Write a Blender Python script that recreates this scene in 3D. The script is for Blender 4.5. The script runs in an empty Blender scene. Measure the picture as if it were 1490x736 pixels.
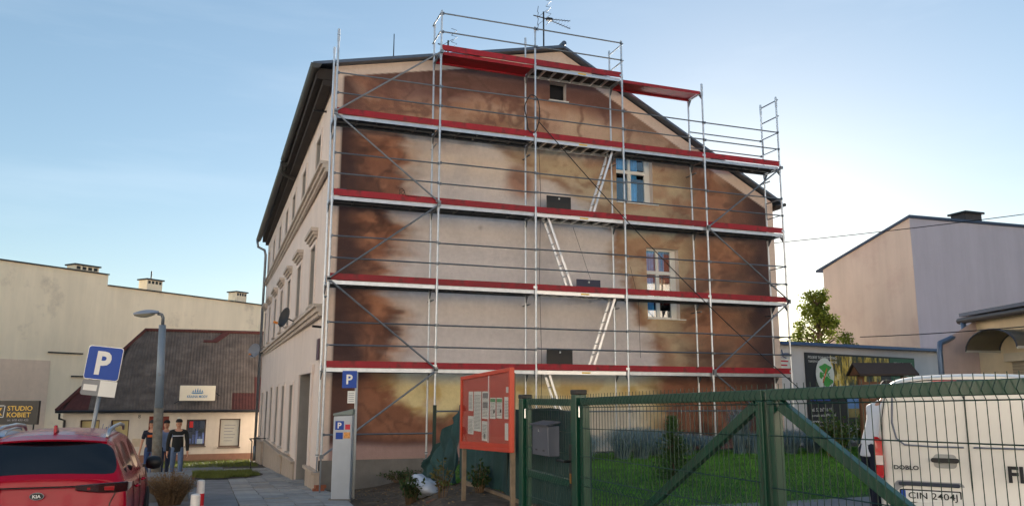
import bpy, bmesh, math, random
import numpy as np
from mathutils import Vector, Matrix
random.seed(7)
rng = np.random.default_rng(11)
R = math.radians
SC = bpy.context.scene
COL = SC.collection

# ------------------------------------------------------------------ camera
CAM = Vector((-2.3497, -18.628, 1.3882))
F_PX, PITCH, ROLL, YAW = 1167.75, 0.17544, 0.00222, 0.35219
fw = Vector((math.sin(YAW) * math.cos(PITCH), math.cos(YAW) * math.cos(PITCH), math.sin(PITCH)))
rt = Vector((math.cos(YAW), -math.sin(YAW), 0))
up = rt.cross(fw)
rt2 = rt * math.cos(ROLL) + up * math.sin(ROLL)
up2 = -rt * math.sin(ROLL) + up * math.cos(ROLL)
cd = bpy.data.cameras.new('camera')
cd.sensor_fit = 'HORIZONTAL'; cd.sensor_width = 36; cd.lens = F_PX / 1490 * 36
cd.clip_start = 0.1; cd.clip_end = 3000
cam = bpy.data.objects.new('camera', cd); COL.objects.link(cam)
m = Matrix((rt2, up2, -fw)).transposed().to_4x4(); m.translation = CAM
cam.matrix_world = m
SC.camera = cam

# ------------------------------------------------------------------ sky, sun, exposure
SUN_AZ, SUN_EL = R(36), R(9)
w = bpy.data.worlds.new('World'); SC.world = w; w.use_nodes = True
nt = w.node_tree; N = nt.nodes; L = nt.links; N.clear()
out = N.new('ShaderNodeOutputWorld'); bg = N.new('ShaderNodeBackground')
sky = N.new('ShaderNodeTexSky'); sky.sky_type = 'NISHITA'; sky.sun_disc = False
sky.sun_elevation = SUN_EL; sky.sun_rotation = SUN_AZ
sky.altitude = 100; sky.air_density = 1.0; sky.dust_density = 0.25; sky.ozone_density = 2.2
tc = N.new('ShaderNodeTexCoord')
mp = N.new('ShaderNodeMapping'); mp.inputs['Scale'].default_value = (1.2, 2.4, 9.0); mp.inputs['Rotation'].default_value = (0.12, 0.10, 0.5)
cn = N.new('ShaderNodeTexNoise'); cn.inputs['Scale'].default_value = 1.6; cn.inputs['Detail'].default_value = 7; cn.inputs['Roughness'].default_value = .55
cr = N.new('ShaderNodeMapRange'); cr.inputs['From Min'].default_value = .50; cr.inputs['From Max'].default_value = .82
cr.inputs['To Min'].default_value = 0; cr.inputs['To Max'].default_value = .14
gm = N.new('ShaderNodeGamma'); gm.inputs['Gamma'].default_value = 0.66
hs = N.new('ShaderNodeHueSaturation'); hs.inputs['Saturation'].default_value = 1.14
mx = N.new('ShaderNodeMix'); mx.data_type = 'RGBA'; mx.inputs['B'].default_value = (3.6, 3.9, 4.2, 1)
L.new(tc.outputs['Generated'], mp.inputs['Vector']); L.new(mp.outputs['Vector'], cn.inputs['Vector'])
L.new(cn.outputs['Fac'], cr.inputs['Value']); L.new(cr.outputs['Result'], mx.inputs['Factor'])
L.new(sky.outputs['Color'], gm.inputs['Color']); L.new(gm.outputs['Color'], hs.inputs['Color']); L.new(hs.outputs['Color'], mx.inputs['A'])
L.new(mx.outputs['Result'], bg.inputs['Color']); bg.inputs['Strength'].default_value = 0.09
L.new(bg.outputs['Background'], out.inputs['Surface'])
sd = bpy.data.lights.new('sun', 'SUN'); sd.energy = 5.0; sd.angle = R(0.6); sd.color = (1, .90, .77)
so = bpy.data.objects.new('sun', sd); COL.objects.link(so)
sv = Vector((math.sin(SUN_AZ) * math.cos(SUN_EL), math.cos(SUN_AZ) * math.cos(SUN_EL), math.sin(SUN_EL)))
so.rotation_euler = (-sv).to_track_quat('-Z', 'Y').to_euler(); so.location = sv * 200
vs = SC.view_settings
vs.view_transform = 'Standard'; vs.look = 'None'; vs.exposure = 1.9; vs.gamma = 1; vs.use_curve_mapping = False

# ------------------------------------------------------------------ materials
def lin(c):
    return tuple(((v / 255) / 12.92 if v / 255 <= .04045 else ((v / 255 + .055) / 1.055) ** 2.4) for v in c)
MATS = {}
def M(name, col, rough=.7, metal=0., var=.12, scale=4., bump=0., bscale=60., coat=0., rnd=0., streak=0., spec=.5, dirt=None):
    if name in MATS: return MATS[name]
    mt = bpy.data.materials.new(name); mt.use_nodes = True; MATS[name] = mt
    t = mt.node_tree; n = t.nodes; l = t.links; b = n['Principled BSDF']
    c = lin(col)
    b.inputs['Roughness'].default_value = rough; b.inputs['Metallic'].default_value = metal
    b.inputs['Coat Weight'].default_value = coat; b.inputs['Specular IOR Level'].default_value = spec
    b.inputs['Coat Roughness'].default_value = .05
    tcn = n.new('ShaderNodeTexCoord')
    nz = n.new('ShaderNodeTexNoise'); nz.inputs['Scale'].default_value = scale; nz.inputs['Detail'].default_value = 6; nz.inputs['Roughness'].default_value = .6
    l.new(tcn.outputs['Object'], nz.inputs['Vector'])
    mr = n.new('ShaderNodeMapRange'); mr.inputs['From Min'].default_value = .25; mr.inputs['From Max'].default_value = .75
    mr.inputs['To Min'].default_value = 1 - var; mr.inputs['To Max'].default_value = 1 + var
    l.new(nz.outputs['Fac'], mr.inputs['Value'])
    mul = n.new('ShaderNodeMix'); mul.data_type = 'RGBA'; mul.blend_type = 'MULTIPLY'; mul.inputs['Factor'].default_value = 1
    mul.inputs['A'].default_value = (*c, 1)
    src = mr.outputs['Result']
    if rnd:
        oi = n.new('ShaderNodeObjectInfo'); m2 = n.new('ShaderNodeMapRange')
        m2.inputs['To Min'].default_value = 1 - rnd; m2.inputs['To Max'].default_value = 1 + rnd
        l.new(oi.outputs['Random'], m2.inputs['Value'])
        mm = n.new('ShaderNodeMath'); mm.operation = 'MULTIPLY'; l.new(src, mm.inputs[0]); l.new(m2.outputs['Result'], mm.inputs[1]); src = mm.outputs[0]
    if streak:
        mpn = n.new('ShaderNodeMapping'); mpn.inputs['Scale'].default_value = (1.3, 1.3, .16)
        l.new(tcn.outputs['Object'], mpn.inputs['Vector'])
        n2 = n.new('ShaderNodeTexNoise'); n2.inputs['Scale'].default_value = 1.0; n2.inputs['Detail'].default_value = 9; n2.inputs['Roughness'].default_value = .68
        l.new(mpn.outputs['Vector'], n2.inputs['Vector'])
        m3 = n.new('ShaderNodeMapRange'); m3.inputs['From Min'].default_value = .35; m3.inputs['From Max'].default_value = .7
        m3.inputs['To Min'].default_value = 1 + streak * .3; m3.inputs['To Max'].default_value = 1 - streak
        l.new(n2.outputs['Fac'], m3.inputs['Value'])
        mm = n.new('ShaderNodeMath'); mm.operation = 'MULTIPLY'; l.new(src, mm.inputs[0]); l.new(m3.outputs['Result'], mm.inputs[1]); src = mm.outputs[0]
    l.new(src, mul.inputs['B'])
    last = mul.outputs['Result']
    if dirt:
        dcol, dscale, lo, hi = dirt
        n4 = n.new('ShaderNodeTexNoise'); n4.inputs['Scale'].default_value = dscale; n4.inputs['Detail'].default_value = 8; n4.inputs['Roughness'].default_value = .7
        l.new(tcn.outputs['Object'], n4.inputs['Vector'])
        m4 = n.new('ShaderNodeMapRange'); m4.inputs['From Min'].default_value = lo; m4.inputs['From Max'].default_value = hi
        l.new(n4.outputs['Fac'], m4.inputs['Value'])
        mxd = n.new('ShaderNodeMix'); mxd.data_type = 'RGBA'; mxd.inputs['B'].default_value = (*lin(dcol), 1)
        l.new(m4.outputs['Result'], mxd.inputs['Factor']); l.new(last, mxd.inputs['A']); last = mxd.outputs['Result']
    l.new(last, b.inputs['Base Color'])
    if bump:
        nb = n.new('ShaderNodeTexNoise'); nb.inputs['Scale'].default_value = bscale; nb.inputs['Detail'].default_value = 4
        l.new(tcn.outputs['Object'], nb.inputs['Vector'])
        bp = n.new('ShaderNodeBump'); bp.inputs['Strength'].default_value = bump; bp.inputs['Distance'].default_value = .02
        l.new(nb.outputs['Fac'], bp.inputs['Height']); l.new(bp.outputs['Normal'], b.inputs['Normal'])
    return mt
def glass_mat(name, tint=(.9, .95, 1), refl=.14):
    if name in MATS: return MATS[name]
    mt = bpy.data.materials.new(name); mt.use_nodes = True; MATS[name] = mt
    t = mt.node_tree; n = t.nodes; l = t.links; n.remove(n['Principled BSDF'])
    tr = n.new('ShaderNodeBsdfTransparent'); tr.inputs['Color'].default_value = (*tint, 1)
    gl = n.new('ShaderNodeBsdfGlossy'); gl.inputs['Roughness'].default_value = .02
    lw = n.new('ShaderNodeLayerWeight'); lw.inputs['Blend'].default_value = .5
    fr = n.new('ShaderNodeMath'); fr.operation = 'POWER'; fr.inputs[1].default_value = 5; l.new(lw.outputs['Facing'], fr.inputs[0])
    ad = n.new('ShaderNodeMath'); ad.operation = 'MULTIPLY_ADD'; ad.inputs[1].default_value = .6; ad.inputs[2].default_value = refl; ad.use_clamp = True
    mxs = n.new('ShaderNodeMixShader')
    l.new(fr.outputs[0], ad.inputs[0]); l.new(ad.outputs[0], mxs.inputs[0]); l.new(tr.outputs[0], mxs.inputs[1]); l.new(gl.outputs[0], mxs.inputs[2])
    l.new(mxs.outputs[0], n['Material Output'].inputs['Surface'])
    return mt
def vcol_mat(name, attr='paint', rough=.8, bump=.15, bscale=35., var=.10, scale=6.):
    mt = M(name, (255, 255, 255), rough, var=var, scale=scale, bump=bump, bscale=bscale)
    n = mt.node_tree.nodes; l = mt.node_tree.links
    at = n.new('ShaderNodeAttribute'); at.attribute_name = attr
    mul = [x for x in n if x.type == 'MIX'][0]
    l.new(at.outputs['Color'], mul.inputs['A'])
    return mt
def leaf_mat(name, col, var=.45, rnd=.1):
    mt = M(name, col, .55, var=var, scale=2.2, rnd=rnd, spec=.3)
    n = mt.node_tree.nodes; l = mt.node_tree.links; b = n['Principled BSDF']
    tl = n.new('ShaderNodeBsdfTranslucent'); ms = n.new('ShaderNodeMixShader'); ms.inputs[0].default_value = .3
    mul = [x for x in n if x.type == 'MIX'][0]
    l.new(mul.outputs['Result'], tl.inputs['Color'])
    l.new(b.outputs[0], ms.inputs[1]); l.new(tl.outputs[0], ms.inputs[2]); l.new(ms.outputs[0], n['Material Output'].inputs['Surface'])
    return mt

PLASTER = M('grey_plaster', (230, 214, 202), .85, var=.06, scale=1.2, bump=.25, bscale=40, streak=.09)
TRIM = M('weathered_stone_trim', (196, 182, 168), .85, var=.18, scale=5, bump=.3, streak=.15)
GALV = M('galvanised_steel', (204, 209, 214), .36, .6, var=.15, scale=9, rnd=.08)
GALV_DULL = M('dull_galvanised_steel', (128, 134, 140), .45, .7, var=.2, scale=9, rnd=.1)
ALU = M('aluminium', (205, 208, 212), .35, .8, var=.08)
REDBOARD = M('red_painted_board', (146, 12, 30), .6, var=.22, scale=5, rnd=.2, bump=.15, bscale=30, dirt=((96, 30, 30), 4, .52, .72))
DARKMETAL = M('dark_metal', (40, 42, 46), .5, .5)
BLACK = M('black_plastic', (18, 18, 20), .5, var=.1)
WHITE = M('white_plastic', (226, 226, 222), .4, var=.04)
GREENP = M('green_powder_coat', (10, 66, 48), .32, var=.1, scale=8, coat=.25, rnd=.04)
GREENW = M('green_coated_wire', (8, 48, 36), .4, var=.1)
ROOFMETAL = M('grey_sheet_metal', (92, 102, 116), .4, .6, var=.12)
GUTTER = M('old_gutter_zinc', (66, 66, 64), .5, .4, var=.25, scale=3)
SOFFIT = M('dark_soffit_wood', (46, 38, 34), .8, var=.2)
CONCRETE = M('concrete', (118, 114, 108), .9, var=.2, scale=3, bump=.4, bscale=30, streak=.15)
BRICKM = M('brick', (150, 88, 62), .9, var=.2, rnd=.15)
DARKROOM = M('dark_interior', (22, 22, 25), .9)
GLASSDARK = M('dark_window_glass', (14, 17, 22), .06, var=0, spec=.7)
GLASS = glass_mat('clear_glass')
WOODPOLE = M('weathered_wood', (128, 112, 92), .85, var=.25, scale=8, bump=.2)

# ------------------------------------------------------------------ mesh helpers
class MB:
    def __init__(s): s.v = []; s.f = []; s.mi = []; s.cur = 0
    def add(s, vs_, fs):
        b = len(s.v); s.v += [tuple(p) for p in vs_]; s.f += [tuple(i + b for i in f) for f in fs]; s.mi += [s.cur] * len(fs); return s
    def box(s, x0, x1, y0, y1, z0, z1):
        return s.add([(x0, y0, z0), (x1, y0, z0), (x1, y1, z0), (x0, y1, z0), (x0, y0, z1), (x1, y0, z1), (x1, y1, z1), (x0, y1, z1)],
                     [(3, 2, 1, 0), (4, 5, 6, 7), (0, 1, 5, 4), (1, 2, 6, 5), (2, 3, 7, 6), (3, 0, 4, 7)])
    def obox(s, c, a, b, d):
        c, a, b, d = map(Vector, (c, a, b, d))
        P = [c - a - b - d, c + a - b - d, c + a + b - d, c - a + b - d, c - a - b + d, c + a - b + d, c + a + b + d, c - a + b + d]
        return s.add(P, [(3, 2, 1, 0), (4, 5, 6, 7), (0, 1, 5, 4), (1, 2, 6, 5), (2, 3, 7, 6), (3, 0, 4, 7)])
    def bar(s, p, q, wdt, hgt, side=None):
        p, q = Vector(p), Vector(q); d = (q - p); ln = d.length; d.normalize()
        sd_ = Vector(side) if side else d.cross(Vector((0, 0, 1)))
        if sd_.length < 1e-4: sd_ = Vector((1, 0, 0))
        sd_ = (sd_ - d * sd_.dot(d)).normalized(); u = sd_.cross(d)
        return s.obox((p + q) / 2, d * ln / 2, sd_ * wdt / 2, u * hgt / 2)
    def tube(s, p, q, r, n=8, r2=None, caps=True):
        return s.path([p, q], [r, r if r2 is None else r2], n, caps)
    def path(s, pts, r, n=6, caps=True):
        pts = [Vector(p) for p in pts]; k = len(pts)
        rr = r if isinstance(r, (list, tuple)) else [r] * k
        t0 = (pts[1] - pts[0]).normalized()
        a = t0.cross(Vector((0, 0, 1)))
        if a.length < 1e-3: a = t0.cross(Vector((1, 0, 0)))
        a.normalize(); vs_ = []
        for i in range(k):
            t = (pts[min(i + 1, k - 1)] - pts[max(i - 1, 0)]).normalized()
            a = (a - t * a.dot(t)).normalized(); b = t.cross(a)
            for j in range(n):
                g = 2 * math.pi * j / n
                vs_.append(pts[i] + (a * math.cos(g) + b * math.sin(g)) * rr[i])
        fs = [(i * n + j, i * n + (j + 1) % n, (i + 1) * n + (j + 1) % n, (i + 1) * n + j) for i in range(k - 1) for j in range(n)]
        if caps: fs += [tuple(range(n - 1, -1, -1)), tuple((k - 1) * n + j for j in range(n))]
        return s.add(vs_, fs)
    def lathe(s, prof, c=(0, 0, 0), n=16, axis='Z'):
        vs_ = []
        for r, z in prof:
            for j in range(n):
                g = 2 * math.pi * j / n; x, y = r * math.cos(g), r * math.sin(g)
                p = (x, y, z) if axis == 'Z' else ((z, x, y) if axis == 'X' else (x, z, y))
                vs_.append((c[0] + p[0], c[1] + p[1], c[2] + p[2]))
        k = len(prof)
        fs = [(i * n + j, i * n + (j + 1) % n, (i + 1) * n + (j + 1) % n, (i + 1) * n + j) for i in range(k - 1) for j in range(n)]
        fs += [tuple(range(n - 1, -1, -1)), tuple((k - 1) * n + j for j in range(n))]
        return s.add(vs_, fs)
    def extrude(s, poly, vec):
        poly = [Vector(p) for p in poly]; vec = Vector(vec); n = len(poly)
        return s.add(poly + [p + vec for p in poly], [tuple(range(n - 1, -1, -1)), tuple(range(n, 2 * n))] + [(i, (i + 1) % n, (i + 1) % n + n, i + n) for i in range(n)])
    def quad(s, a, b, c, d): return s.add([a, b, c, d], [(0, 1, 2, 3)])
    def mesh(s, name, mats, smooth=False, fix=True):
        me = bpy.data.meshes.new(name); me.from_pydata(s.v, [], s.f)
        for mt in (mats if isinstance(mats, (list, tuple)) else [mats]): me.materials.append(mt)
        if len(set(s.mi)) > 1: me.polygons.foreach_set('material_index', s.mi)
        if fix and len(s.f) < 60000:
            bm = bmesh.new(); bm.from_mesh(me); bmesh.ops.recalc_face_normals(bm, faces=bm.faces); bm.to_mesh(me); bm.free()
        if smooth: me.polygons.foreach_set('use_smooth', [True] * len(me.polygons))
        return me
    def build(s, name, mat, parent=None, smooth=False, local=False, fix=True, bevel=0):
        me = s.mesh(name, mat, smooth, fix)
        o = bpy.data.objects.new(name, me); COL.objects.link(o)
        if parent:
            if not local: me.transform(root_m(parent).inverted())
            o.parent = parent
        if bevel:
            md = o.modifiers.new('bevel', 'BEVEL'); md.width = bevel; md.segments = 2; md.limit_method = 'ANGLE'
        return o
ROOTM = {}
def root_m(o):
    while o.parent: o = o.parent
    return ROOTM.get(o.name, Matrix())
def thing(name, label, cat, loc=(0, 0, 0), rz=0., group=None, kind=None):
    o = bpy.data.objects.new(name, None); COL.objects.link(o); o.empty_display_size = .2
    o.location = loc; o.rotation_euler = (0, 0, rz)
    ROOTM[o.name] = Matrix.Translation(loc) @ Matrix.Rotation(rz, 4, 'Z')
    return tag(o, label, cat, group, kind)
def tag(o, label=None, cat=None, group=None, kind=None):
    if label: o['label'] = label
    if cat: o['category'] = cat
    if group: o['group'] = group
    if kind: o['kind'] = kind
    return o
def piece(name, mesh, parent, loc=(0, 0, 0), rot=None, world=True):
    o = bpy.data.objects.new(name, mesh); COL.objects.link(o); o.parent = parent
    p = Vector(loc)
    if world: p = root_m(parent).inverted() @ p
    o.location = p
    if rot: o.rotation_euler = rot
    return o
def solo(name, mb, mat, label, cat, group=None, kind=None, smooth=False, bevel=0, base=None):
    o = mb.build(name, mat, smooth=smooth, bevel=bevel)
    if base is not None:
        o.data.transform(Matrix.Translation(-Vector(base))); o.location = base
    return tag(o, label, cat, group, kind)
def text(name, s, c, right, upv, height, mat, parent, width=None, ext=.002, align='CENTER', bold=0.):
    cu = bpy.data.curves.new(name, 'FONT'); cu.body = s; cu.size = 1; cu.extrude = 0; cu.align_x = 'LEFT'; cu.offset = bold
    cu.resolution_u = 3
    ob = bpy.data.objects.new(name, cu); COL.objects.link(ob)
    dg = bpy.context.evaluated_depsgraph_get()
    me = bpy.data.meshes.new_from_object(ob.evaluated_get(dg)); bpy.data.objects.remove(ob); bpy.data.curves.remove(cu)
    co = np.array([v.co[:] for v in me.vertices])
    mn, mxx = co.min(0), co.max(0)
    sy = height / (mxx[1] - mn[1]) if len(s.strip()) else 1
    sx = width / (mxx[0] - mn[0]) if width else sy
    right = Vector(right).normalized(); upv = Vector(upv).normalized(); nrm = right.cross(upv); c = Vector(c)
    ox = {'CENTER': (mn[0] + mxx[0]) / 2, 'LEFT': mn[0]}[align]
    for v in me.vertices:
        v.co = c + right * ((v.co.x - ox) * sx) + upv * ((v.co.y - (mn[1] + mxx[1]) / 2) * sy) + nrm * ext
    me.materials.clear(); me.materials.append(mat)
    me.transform(root_m(parent).inverted()) if parent else None
    o = bpy.data.objects.new(name, me); COL.objects.link(o); o.parent = parent
    return o
def sstep(a, b, x):
    t = np.clip((x - a) / (b - a), 0, 1); return t * t * (3 - 2 * t)
def eval_mesh(o):
    dg = bpy.context.evaluated_depsgraph_get()
    return bpy.data.meshes.new_from_object(o.evaluated_get(dg))

# ------------------------------------------------------------------ ground
def gz(x, y):
    zs = -.65 - .047 * np.clip(np.asarray(y, float) + 2, 0, 30)
    t = np.clip((y + 10) / 5, 0, 1); t2 = np.clip((y + 5) / 4, 0, 1)
    x0 = -2.3 + 2.6 * t + .6 * t2; x1 = .2 + 1.8 * t + 2.5 * t2
    k = sstep(x0, x1, np.asarray(x, float))
    k = k * (1 - sstep(20, 40, np.asarray(y, float)))
    return zs * (1 - k) + (-.06) * k
def gzf(x, y): return float(gz(x, y))
xs = np.concatenate([[-900, -400, -150, -60, -30], np.arange(-20, 30.1, .5), [40, 60, 150, 400, 900]])
ys = np.concatenate([[-900, -300, -100, -40], np.arange(-25, 45.1, .5), [60, 100, 300, 900, 1800]])
def sheet(xs, ys, off, fn=gz):
    mb = MB(); X, Y = np.meshgrid(xs, ys); Z = fn(X, Y) + off
    nx, ny = len(xs), len(ys)
    mb.v = [tuple(p) for p in np.stack([X.ravel(), Y.ravel(), Z.ravel()], 1)]
    mb.f = [(j * nx + i, j * nx + i + 1, (j + 1) * nx + i + 1, (j + 1) * nx + i) for j in range(ny - 1) for i in range(nx - 1)]
    mb.mi = [0] * len(mb.f); return mb
DIRT = M('bare_soil', (74, 62, 50), .95, var=.35, scale=2.5, bump=.7, bscale=14, dirt=((116, 106, 88), 5, .5, .75))
ASPHALT = M('worn_asphalt', (132, 131, 132), .85, var=.25, scale=1.6, bump=.4, bscale=90, dirt=((104, 102, 102), .9, .45, .7))
tag(sheet(xs, ys, 0).build('ground', DIRT, fix=False, smooth=True), 'bare trampled soil beside the gable and below everything', 'ground', kind='structure')
tag(sheet(np.concatenate([np.arange(-60, -20, 4.), np.linspace(-20, -1.76, 46)]), np.arange(-40, 27.1, .5), .004).build('road', ASPHALT, fix=False, smooth=True), 'worn grey asphalt of the parking street', 'road', kind='structure')
# paving slabs along the street wall
pav = tag(sheet(np.array([-1.8, -1.2, -.6, 0., .25]), np.arange(-9, 22.1, .5), -.012).build('pavement', M('paving_joint_sand', (86, 80, 70), .95, var=.2), fix=False), 'footpath of old concrete slabs along the street wall', 'pavement', kind='structure')
SLAB = M('concrete_paving_slab', (160, 157, 153), .9, var=.2, scale=3, bump=.4, bscale=40, rnd=.16)
slab_me = []
for k in range(6):
    b = MB(); j = lambda: random.uniform(-.008, .008)
    b.extrude([(-.243 + j(), -.243 + j(), -.03), (.243 + j(), -.243 + j(), -.03), (.243 + j(), .243 + j(), -.03), (-.243 + j(), .243 + j(), -.03)], (0, 0, .05))
    slab_me.append(b.mesh('paving_slab', SLAB))
cnt = 0
for iy in range(60):
    for ix in range(4):
        x = -1.5 + ix * .5 + .0; y = -7.6 + iy * .5 + (.25 if ix % 2 else 0)
        if y > 16 or x > .2 or cnt >= 290: continue
        sl = (gzf(x, y + .25) - gzf(x, y - .25)) / .5; sx = (gzf(x + .25, y) - gzf(x - .25, y)) / .5
        piece('paving_slab', random.choice(slab_me), pav, (x, y, gzf(x, y) + random.uniform(-.012, .01)), (math.atan(sl) + random.uniform(-.015, .015), -math.atan(sx), 0)); cnt += 1
# driveway pavers beside the van
drive = tag(sheet(np.arange(3.0, 24.1, .5), np.arange(-26, -8.6, .5), .006).build('driveway', M('driveway_pavers', (128, 128, 130), .9, var=.12, scale=9, bump=.3), fix=False), 'grey paved driveway under the van', 'driveway', kind='structure')

def blades(n, pts_fn, h, wd, lean, mb=None, seg=1):
    P = pts_fn(n); a = rng.uniform(0, 2 * np.pi, n); hh = h * rng.uniform(.5, 1.2, n)
    dx, dy = np.cos(a) * wd / 2, np.sin(a) * wd / 2
    la = rng.uniform(0, 2 * np.pi, n); ll = lean * hh * rng.uniform(.2, 1.2, n)
    tip = P + np.stack([np.cos(la) * ll, np.sin(la) * ll, hh], 1)
    A = P + np.stack([dx, dy, 0 * dx], 1); B = P - np.stack([dx, dy, 0 * dx], 1)
    V = np.stack([A, B, tip], 1).reshape(-1, 3)
    me = bpy.data.meshes.new('blades'); me.from_pydata(V.tolist(), [], [(3 * i, 3 * i + 1, 3 * i + 2) for i in range(n)])
    return me
GRASS = leaf_mat('lawn_grass', (94, 148, 54), var=.6)
def lawn_pts(n):
    x = rng.uniform(1.9, 16, n); y = rng.uniform(-12, .2, n)
    keep = ~((y < -9.0 + .35 * np.sin(x)) & (x > 4.6))
    y = np.where(keep, y, rng.uniform(-8.2, .2, n))
    return np.stack([x, y, gz(x, y) - .01], 1)
lawn_base = sheet(np.arange(1.9, 17.1, .5), np.arange(-12, .6, .5), .004).build('lawn', M('lawn_soil', (52, 84, 32), .95, var=.3, scale=6, bump=.5), fix=False)
tag(lawn_base, 'mown green lawn behind the gate in front of the gable', 'lawn', kind='structure')
me = blades(85000, lawn_pts, .07, .012, .6); me.materials.append(GRASS)
o = bpy.data.objects.new('grass', me); COL.objects.link(o); tag(o, 'short dense grass blades of the lawn behind the gate', 'grass', kind='stuff')
VERGE = leaf_mat('verge_grass', (110, 118, 58), var=.6)
def verge_pts(n):
    k = rng.random(n) < .6
    x = np.where(k, rng.uniform(-3.1, -.75, n), rng.uniform(-4.5, -.3, n)); y = np.where(k, rng.uniform(7.9, 12.5, n), rng.uniform(18, 26.7, n))
    e = np.where(k, ((x + 1.9) / (1.25 + .3 * np.sin(y * 2.1))) ** 2 + ((y - 10.2) / (2.5 + .5 * np.sin(x * 5))) ** 2, 0)
    y = np.where(e > 1, 10.2 + (y - 10.2) / np.sqrt(np.maximum(e, 1)) * .95, y); x = np.where(e > 1, -1.9 + (x + 1.9) / np.sqrt(np.maximum(e, 1)) * .95, x)
    return np.stack([x, y, gz(x, y) - .01], 1)
me = blades(15000, verge_pts, .16, .018, .7); me.materials.append(VERGE)
o = bpy.data.objects.new('verge_grass', me); COL.objects.link(o); tag(o, 'patchy yellow green grass strips on the street before the little house', 'grass', kind='stuff')
vb = MB()
for k in range(28):
    g = 2 * math.pi * k / 28; x, y = -1.9 + 1.3 * math.cos(g), 10.2 + 2.6 * math.sin(g); vb.v.append((x, y, gzf(x, y) + .03))
vb.f.append(tuple(range(28))); vb.mi.append(0)
tag(vb.build('grass_island', DIRT, fix=False), 'raised soil patch under the street grass', 'verge', kind='structure')
# litter: dry leaves and pebbles on the bare soil
lb = MB()
for k in range(900):
    x = random.uniform(.2, 3.6); y = random.uniform(-7.5, .7); z = gzf(x, y) + .006; s_ = random.uniform(.012, .04); a = random.uniform(0, 6.28)
    c_, n_ = math.cos(a) * s_, math.sin(a) * s_
    lb.quad((x - c_, y - n_, z), (x + n_ * .5, y - c_ * .5, z + random.uniform(0, .02)), (x + c_, y + n_, z + random.uniform(0, .02)), (x - n_ * .5, y + c_ * .5, z))
tag(lb.build('leaf_litter', M('dry_leaf', (136, 112, 76), .9, var=.5, scale=3), fix=False), 'dry leaves and crumbs scattered on the bare soil', 'litter', kind='stuff')

# ------------------------------------------------------------------ the tenement with the mural
T = thing('tenement_building', 'grey plastered tenement with a brown cloud mural on its gable behind the scaffold', 'building', (6.7, 1.05, -.9))
def WP(u, z, d=0.): return (.07 - .006 * u + d, 1.05 + u, z)          # point on the street wall: u metres along, d into the house
APEX = (6.35, 11.0)
def roofz(x):
    x = np.asarray(x, float)
    return np.where(x < APEX[0], 9.62 + (x - .07) * (APEX[1] - 9.62) / (APEX[0] - .07), APEX[1] - (x - APEX[0]) * (APEX[1] - 7.2) / (13.35 - APEX[0]))
# street wall with openings
GF = [(8.1, 1.15), (10.9, 1.05), (13.4, 1.05), (16.0, 1.05)]
holes = []
for c in (2.65, 6.25, 9.55, 12.3, 15.4, 18.8, 22.0): holes.append((c - .55, c + .55, 7.15, 8.5, 'w'))
for c in (2.85, 6.45, 9.85, 12.9, 16.0, 19.3, 22.2): holes.append((c - .55, c + .55, 3.75, 5.42, 'h'))
for c in (7.2, 10.1, 12.7, 15.6): holes.append((c - .52, c + .52, -.42, 1.70, 'g'))
holes.append((1.95, 4.75, -1.3, 1.95, 'd')); holes.append((18.0, 19.0, -1.9, 1.55, 'd2')); holes.append((20.8, 21.9, -.6, 1.5, 'g'))
us = sorted({0, 23.4} | {h[0] for h in holes} | {h[1] for h in holes}); zs_ = sorted({-2.6, 9.5} | {h[2] for h in holes} | {h[3] for h in holes})
b = MB()
for i in range(len(us) - 1):
    for k in range(len(zs_) - 1):
        uc, zc = (us[i] + us[i + 1]) / 2, (zs_[k] + zs_[k + 1]) / 2
        if any(h[0] < uc < h[1] and h[2] < zc < h[3] for h in holes): continue
        b.quad(WP(us[i], zs_[k]), WP(us[i + 1], zs_[k]), WP(us[i + 1], zs_[k + 1]), WP(us[i], zs_[k + 1]))
b.build('street_wall', PLASTER, T, fix=False)
REVEAL = M('shade_greyed_reveal_plaster', (158, 152, 144), .9, var=.12, scale=3, streak=.15)  # plaster greyed so the dimmer light in the openings is painted in
RV = []
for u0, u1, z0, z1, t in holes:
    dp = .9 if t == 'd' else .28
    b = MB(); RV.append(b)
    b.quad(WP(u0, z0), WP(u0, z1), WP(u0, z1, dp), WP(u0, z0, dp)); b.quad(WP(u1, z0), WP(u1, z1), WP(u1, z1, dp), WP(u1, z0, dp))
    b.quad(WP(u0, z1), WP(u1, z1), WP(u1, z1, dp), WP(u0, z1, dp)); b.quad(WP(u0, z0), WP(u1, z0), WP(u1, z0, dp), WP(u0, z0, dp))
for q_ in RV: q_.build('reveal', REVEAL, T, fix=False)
FRAMEW = M('white_window_frame', (224, 222, 214), .45, var=.06)
DOORW = M('brown_door_wood', (92, 70, 54), .6, var=.2)
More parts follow.
